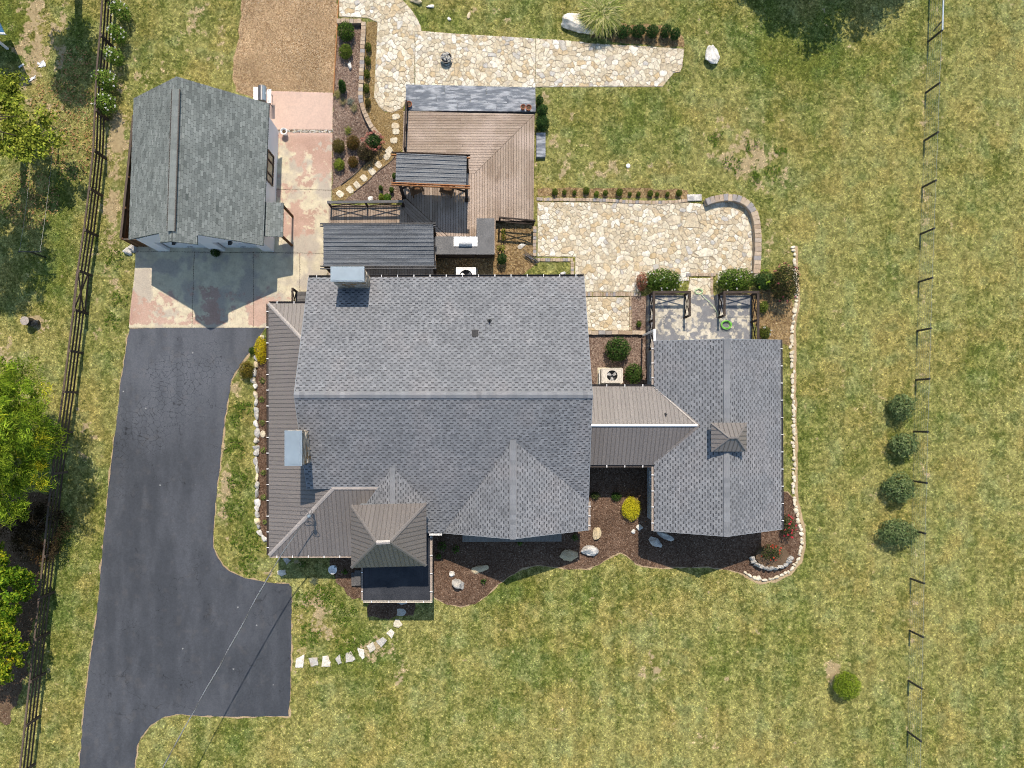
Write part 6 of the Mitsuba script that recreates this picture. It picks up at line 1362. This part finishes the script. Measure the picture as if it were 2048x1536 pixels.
# pink flower ring round a dark shrub
k = shrub('green shrub ringed by pink flower heads beside the garden wall', 747, 284, 17, 15, .85, DEEP, 250, 'hydrangea', 'shrub', .10, .8, .25); x, y = G(747, 284, .5); r = np.random.default_rng(5); fb = MB()
for i in range(26):
    t = i * 2 * np.pi / 26 + r.normal(0, .12); q = np.array([x + .58 * math.cos(t) * r.uniform(.85, 1.12), y + .52 * math.sin(t) * r.uniform(.85, 1.12), r.uniform(.55, .8)]); d = r.normal(size=(34, 3)); d[:, 2] = np.abs(d[:, 2]); d /= np.linalg.norm(d, axis=1, keepdims=True); leaves(fb, q + d * .085, d, .06, [(.45, .17, .13), (.55, .27, .21), (.38, .14, .10)], r, .8)
part('flower', k, fb, 'leaf', kind='stuff')
# arching grasses
def grass_clump(label, px, py, rad, h, n, cols, seed, name='ornamental_grass', w=.02):
    k = thing(name, label, 'grass plant'); c = P(px, py, 0); r = np.random.default_rng(seed); b = MB(); S = 6
    t = r.uniform(0, 2 * np.pi, n); out = rad * r.uniform(.35, 1.1, n); hh = h * r.uniform(.55, 1.05, n); bs = r.normal(0, rad * .12, (n, 2)); s = np.linspace(0, 1, S)
    d = np.stack([np.cos(t), np.sin(t)], 1); o = np.stack([-np.sin(t), np.cos(t)], 1)
    x_ = bs[:, None] + d[:, None] * (out[:, None] * s[None] ** 1.3)[..., None] + o[:, None] * (r.normal(0, .1, n)[:, None] * out[:, None] * s[None] ** 2)[..., None]; z_ = hh[:, None] * (1.9 * s - 1.25 * s ** 2.2)[None]
    z_ = np.maximum(z_, .02); ww = w * (1 - s ** 1.5 * .9)[None, :, None] * r.uniform(.7, 1.4, n)[:, None, None]
    L_, R__ = x_ - o[:, None] * ww, x_ + o[:, None] * ww
    v = np.stack([np.concatenate([L_, z_[..., None]], 2), np.concatenate([R__, z_[..., None] + .004], 2)], 2) + c       # n,S,2,3
    v = v.reshape(-1, 3); i = (np.arange(n)[:, None] * S + np.arange(S - 1)[None]).ravel() * 2; f = np.stack([i, i + 1, i + 3, i + 2], 1)
    cc = np.array(cols); col = cc[r.integers(0, len(cc), n)] * r.uniform(.75, 1.25, (n, 1)); b.raw(v, f, (.5, .5), np.repeat(col, S * 2, 0)); b.put(k, 'leaf'); return k
grass_clump('large arching clump of pale striped ornamental grass beside the cream boulder', 1198, 40, 1.3, 1.35, 2600, [(.46, .46, .17), (.30, .35, .09), (.58, .54, .28), (.20, .25, .06)], 1, w=.036)
for i, (x, y, l) in enumerate([(676, 191, 'yellow green tuft below the conical evergreen'), (686.7, 205, 'small tan grass tuft, left of the blue one'), (702, 205, 'small blue grey grass tuft in the long mulch bed'), (709, 218, 'small tan grass tuft, lowest of three'), (697, 263, 'yellow green spreading tuft above the olive shrubs'), (629, 1161, 'pale tuft in the reddish mulch patch below the bird bath')]): grass_clump(l, x, y, .3, .3, 160, [[(.28, .28, .10), (.36, .33, .14)], [(.36, .30, .17), (.28, .25, .13)], [(.22, .25, .2), (.3, .31, .25)], [(.34, .30, .17), (.26, .25, .12)], [(.25, .26, .06), (.17, .21, .05)], [(.2, .23, .15)]][i], 20 + i, 'grass_tuft', .010)
# white flowering roses sprawling over the rail fence
for i, (x, y, a, c_, o) in enumerate([(238, 21, 18, 16, 'topmost'), (232, 67, 16, 17, 'second'), (226, 112, 18, 16, 'third'), (208, 159, 23, 21, 'fourth and widest'), (207, 207, 23, 22, 'lowest')]):
    k = shrub(f'white flowering shrub sprawling over the rail fence, {o} of five', x + 3, y + 2, a, c_, 1.5, [(.06, .11, .02), (.15, .24, .04), (.27, .38, .07)], 260 + i, 'white_flowering_shrub', 'shrub', .11, .8, .4, 'white flowering shrubs on the rail fence', flowers=([(.8, .8, .78)], 14, .055))
# stone rimmed planter of the lower rose
PL = thing('stone_planter', 'crescent planter rim of grey white stones under the lower rose bush', 'planter'); r = np.random.default_rng(8)
for i in range(11):
    t = math.pi + math.pi * (i + .5) / 11; c = P(1541, 1112, .2); m = MB(); rock_geo(m, c + [1.12 * math.cos(t), .72 * math.sin(t) * 1.05, .02], (.2, .15, .24), (r.uniform(.45, .9), .2), 700 + i, .3, 1); part('stone', PL, m, 'rock', smooth=40)
m = MB(); q = sg.Point(0, 0).buffer(1.0); m.prism(affinity.translate(affinity.scale(q, 1.0, .66), *G(1541, 1111)), .01, .32); part('fill', PL, m, 'bed_soil')

# ------------------------------------------------------------------ trees
def tree(label, x, y, h, crowns, cols, seed, n_clump, per, size, aspect=.4, clump_r=.5, needle=False, trunk_r=.2, name='tree', lean=(0, 0), limbs=9):
    """crowns: (dx, dy, z, rx, ry, rz) volumes filled with leaf clumps at the ends of limbs."""
    k = thing(name, label, 'tree'); r = np.random.default_rng(seed); b = MB(); ends = []
    vol = np.array([c[3] * c[4] * c[5] for c in crowns]); vol = vol ** .6; vol = vol / vol.sum()
    for c, f in zip(crowns, vol):
        m_ = int(n_clump * f); d = r.normal(size=(m_, 3)); d /= np.linalg.norm(d, axis=1, keepdims=True); q = 1 + .35 * 2 * (meshkit.fbm(d * 1.6 + seed, 3, seed) - .5); t = r.random(m_) ** .38
        ends.append(np.array([x + c[0], y + c[1], c[2]]) + d * (t * q)[:, None] * np.array(c[3:6]))
    ends = np.vstack(ends); ends[:, 2] = np.maximum(ends[:, 2], .5); tone = r.uniform(.65, 1.35, len(ends)); warm = r.random(len(ends)) < .03
    for e, tn, wm in zip(ends, tone, warm):
        d = r.normal(size=(per, 3)); d /= np.linalg.norm(d, axis=1, keepdims=True); d[:, 2] = np.abs(d[:, 2]) * .9 - .15
        cr = clump_r * r.uniform(.6, 1.25); pos = e + d * (r.random(per) ** .45)[:, None] * [cr, cr, cr * .6]
        cc = np.array(cols[0]) * tn
        if wm: cc = cc * np.array([1.7, 1.2, .9])
        leaves(b, pos, d * .6 + [0, 0, .5], size, cc, r, aspect)
    part('crown', k, b, 'leaf'); m = MB(); top = np.array([x + lean[0], y + lean[1], h * .8])
    tk = np.array([[x, y, -.1], [x + lean[0] * .3, y + lean[1] * .3, h * .25], [x + lean[0] * .6 + .1, y + lean[1] * .6, h * .5], top]); m.tube(tk, [trunk_r * 1.25, trunk_r, trunk_r * .7, trunk_r * .2], 10); part('trunk', k, m, 'bark')
    m = MB()
    for i in r.choice(len(ends), min(limbs * 3, len(ends)), replace=False):
        s = r.uniform(.25, .85); a = np.array([np.interp(s * h * .8, tk[:, 2], tk[:, j]) for j in range(3)]); e = ends[i]; mid = (a + e) / 2 + [0, 0, .3]; m.tube([a, mid, e], [trunk_r * .32, trunk_r * .2, .012], 6)
    part('limb', k, m, 'bark'); return k
PINE = [[(.07, .13, .014), (.22, .34, .03), (.44, .54, .06)]]
tree('tall bright green pine leaning over the left rail fence', -27.1, -.6, 7.0, [(0.6, -.3, 5.2, 3.4, 3.1, 1.9), (1.9, 1.7, 4.4, 2.3, 2.0, 1.2), (2.0, -1.2, 4.2, 2.6, 2.6, 1.4), (.4, -3.8, 3.6, 2.2, 1.7, 1.1)], PINE, 3, 360, 95, .30, .15, .55, trunk_r=.24)
tree('lime green broad-leaved tree at the bottom left edge, upper one', -27.7, -9.6, 4.2, [(.6, 0, 2.9, 1.9, 2.3, 1.3)], [[(.05, .12, .012), (.14, .26, .02), (.36, .42, .035)]], 5, 130, 70, .17, .55, .42, trunk_r=.14)
tree('lime green broad-leaved tree at the bottom left edge, lower one', -28.1, -13.4, 4.0, [(.5, .2, 2.8, 1.9, 2.3, 1.2)], [[(.06, .13, .012), (.19, .28, .02), (.46, .47, .04)]], 6, 130, 70, .17, .55, .42, trunk_r=.14)
tree('dark leafless looking bush in the shade below the pine', -26.0, -6.6, 1.8, [(.1, 0, .9, 2.1, 2.0, .7)], [[(.028, .022, .014), (.05, .036, .02), (.06, .05, .025)]], 7, 110, 70, .12, .4, .4, trunk_r=.06, name='bush')
tree('tall dark tree just outside the left edge between the pine and the lime green trees', -28.2, -3.0, 9.5, [(0, 0, 8.2, 2.3, 2.6, 1.5)], [[(.03, .06, .012), (.08, .13, .02), (.15, .2, .04)]], 11, 140, 70, .2, .55, .5, trunk_r=.2)
tree('thin broad-leaved tree with reaching branches at the upper left edge', -27.3, 15.7, 8.6, [(-.9, -1.4, 7.2, 3.0, 3.4, 1.7), (1.9, .2, 2.9, 2.2, 1.5, .45), (.8, 2.4, 2.7, 1.2, 1.5, .4)], [[(.10, .15, .02), (.26, .32, .045), (.52, .54, .09)]], 8, 330, 70, .19, .55, .46, trunk_r=.2)
tree('slender tree standing at the top edge whose shadow crosses the grass', -24.0, 25.6, 9.0, [(0, 0, 7.4, 1.35, 1.5, 1.5), (-.2, .6, 5.4, 1.3, 1.3, 1.2), (.2, .3, 6.3, 1.5, 1.3, 1.0)], [[(.05, .08, .014), (.11, .15, .024), (.2, .22, .045)]], 9, 190, 80, .18, .55, .5, trunk_r=.22, lean=(.1, .5))
tree('big shade tree above the top edge of the lawn', 21.2, 30.6, 9.5, [(0, 0, 6.4, 5.2, 3.4, 2.3), (-2.9, .3, 5.6, 2.8, 2.6, 1.5), (3.0, .3, 5.6, 2.8, 2.5, 1.6)], [[(.04, .075, .014), (.09, .14, .024), (.17, .21, .045)]], 10, 420, 80, .26, .55, .75, trunk_r=.35)
WD = unary_union([sg.Point(*G(x, y)).buffer(s / 33) for x, y, s in [(490, 820, 22), (470, 900, 24), (480, 960, 26), (470, 1020, 24), (495, 1080, 30), (500, 1130, 25), (610, 1200, 22), (650, 1190, 24), (690, 1230, 26), (620, 1270, 25), (700, 1290, 30), (470, 840, 12), (230, 520, 20), (240, 600, 18), (225, 640, 16), (1430, 280, 16), (1465, 330, 18), (1500, 290, 14), (1545, 345, 16), (1560, 300, 12), (1510, 360, 14)]]).difference(unary_union(NOGRASS))
k = thing('weeds', 'bright green broad-leaved weeds in the thin lawn beside the driveway and patio', 'weeds', kind='stuff'); r = np.random.default_rng(14); c = np.repeat(scatter(WD, 720, 8), 7, 0); b = MB(); d = r.normal(size=(len(c), 3)); d[:, 2] = np.abs(d[:, 2]) + .6
leaves(b, np.c_[c + r.normal(0, .065, c.shape), r.uniform(.04, .10, len(c))], d, .10, [(.075, .13, .02), (.13, .20, .03), (.19, .27, .05)], r, .6); b.put(k, 'leaf')
# fallen leaves under the trees at the left
LL = unary_union([sg.Point(*G(x, y)).buffer(s / 33) for x, y, s in [(120, 215, 60), (140, 260, 55), (150, 320, 45), (110, 270, 50), (170, 215, 35), (60, 400, 60), (150, 130, 35)]]).difference(sg.box(-40, -40, -50, 40))
k = thing('fallen_leaves', 'scattered orange fallen leaves on the grass beyond the rail fence', 'leaves', kind='stuff'); r = np.random.default_rng(12); c = scatter(LL, 1500, 6); b = MB()
leaves(b, np.c_[c, r.uniform(.06, .10, len(c))], np.tile([0, 0, 1.0], (len(c), 1)), .105, [(.42, .22, .09), (.56, .36, .20), (.30, .14, .06)], r, .7); b.put(k, 'leaf')

# ------------------------------------------------------------------ grass
blocked = unary_union([g.buffer(.02) for g in NOGRASS] + [sg.box(-9.2, -7.8, 5.9, 7.6), sg.box(5.7, -2.6, 10.5, 1.7), sg.box(10.3, -6.2, 17.0, 4.1), sg.box(-11.75, -7.8, -8.8, 6.4), sg.box(-6.3, -10.3, -2.7, -6), sg.box(-19.4, 9.9, -11.8, 17.6)])
x0, y0 = G(-40, 1580); x1, y1 = G(2090, -40); n = 620000; r = np.random.default_rng(99)
c = r.uniform((x0, y0), (x1, y1), (n, 2)); shapely.prepare(blocked); c = c[~shapely.contains_xy(blocked, c[:, 0], c[:, 1])]
bare = np.zeros(len(c))
for bx, by, rx, ry, s in BARE_W: bare = np.maximum(bare, s * np.exp(-((c[:, 0] - bx) / rx) ** 2 - ((c[:, 1] - by) / ry) ** 2))
nz = meshkit.fbm(np.c_[c * 1.3, np.zeros(len(c))], 3, 5); c = c[r.random(len(c)) > np.clip(bare * (.35 + 1.3 * nz) * 1.25 - .2, 0, .93)]; n = len(c)
a = r.uniform(0, 2 * np.pi, n); w = r.uniform(.022, .05, n); l = r.uniform(.05, .11, n); h = r.uniform(.015, .06, n); e = a + r.normal(np.pi / 2, .5, n)
o = np.c_[c, np.zeros(n)]; s = np.stack([np.cos(a) * w, np.sin(a) * w, a * 0], 1); t = np.stack([np.cos(e) * l, np.sin(e) * l, h], 1)
v = np.stack([o - s, o + s, o + t], 1).reshape(-1, 3); f = np.arange(3 * n).reshape(-1, 3)
thing('grass', 'short patchy lawn grass, green and straw coloured', 'grass', kind='stuff'); MB().raw(v, f, np.repeat(r.random((n, 2)), 3, 0)).put('grass', 'grass_blade')
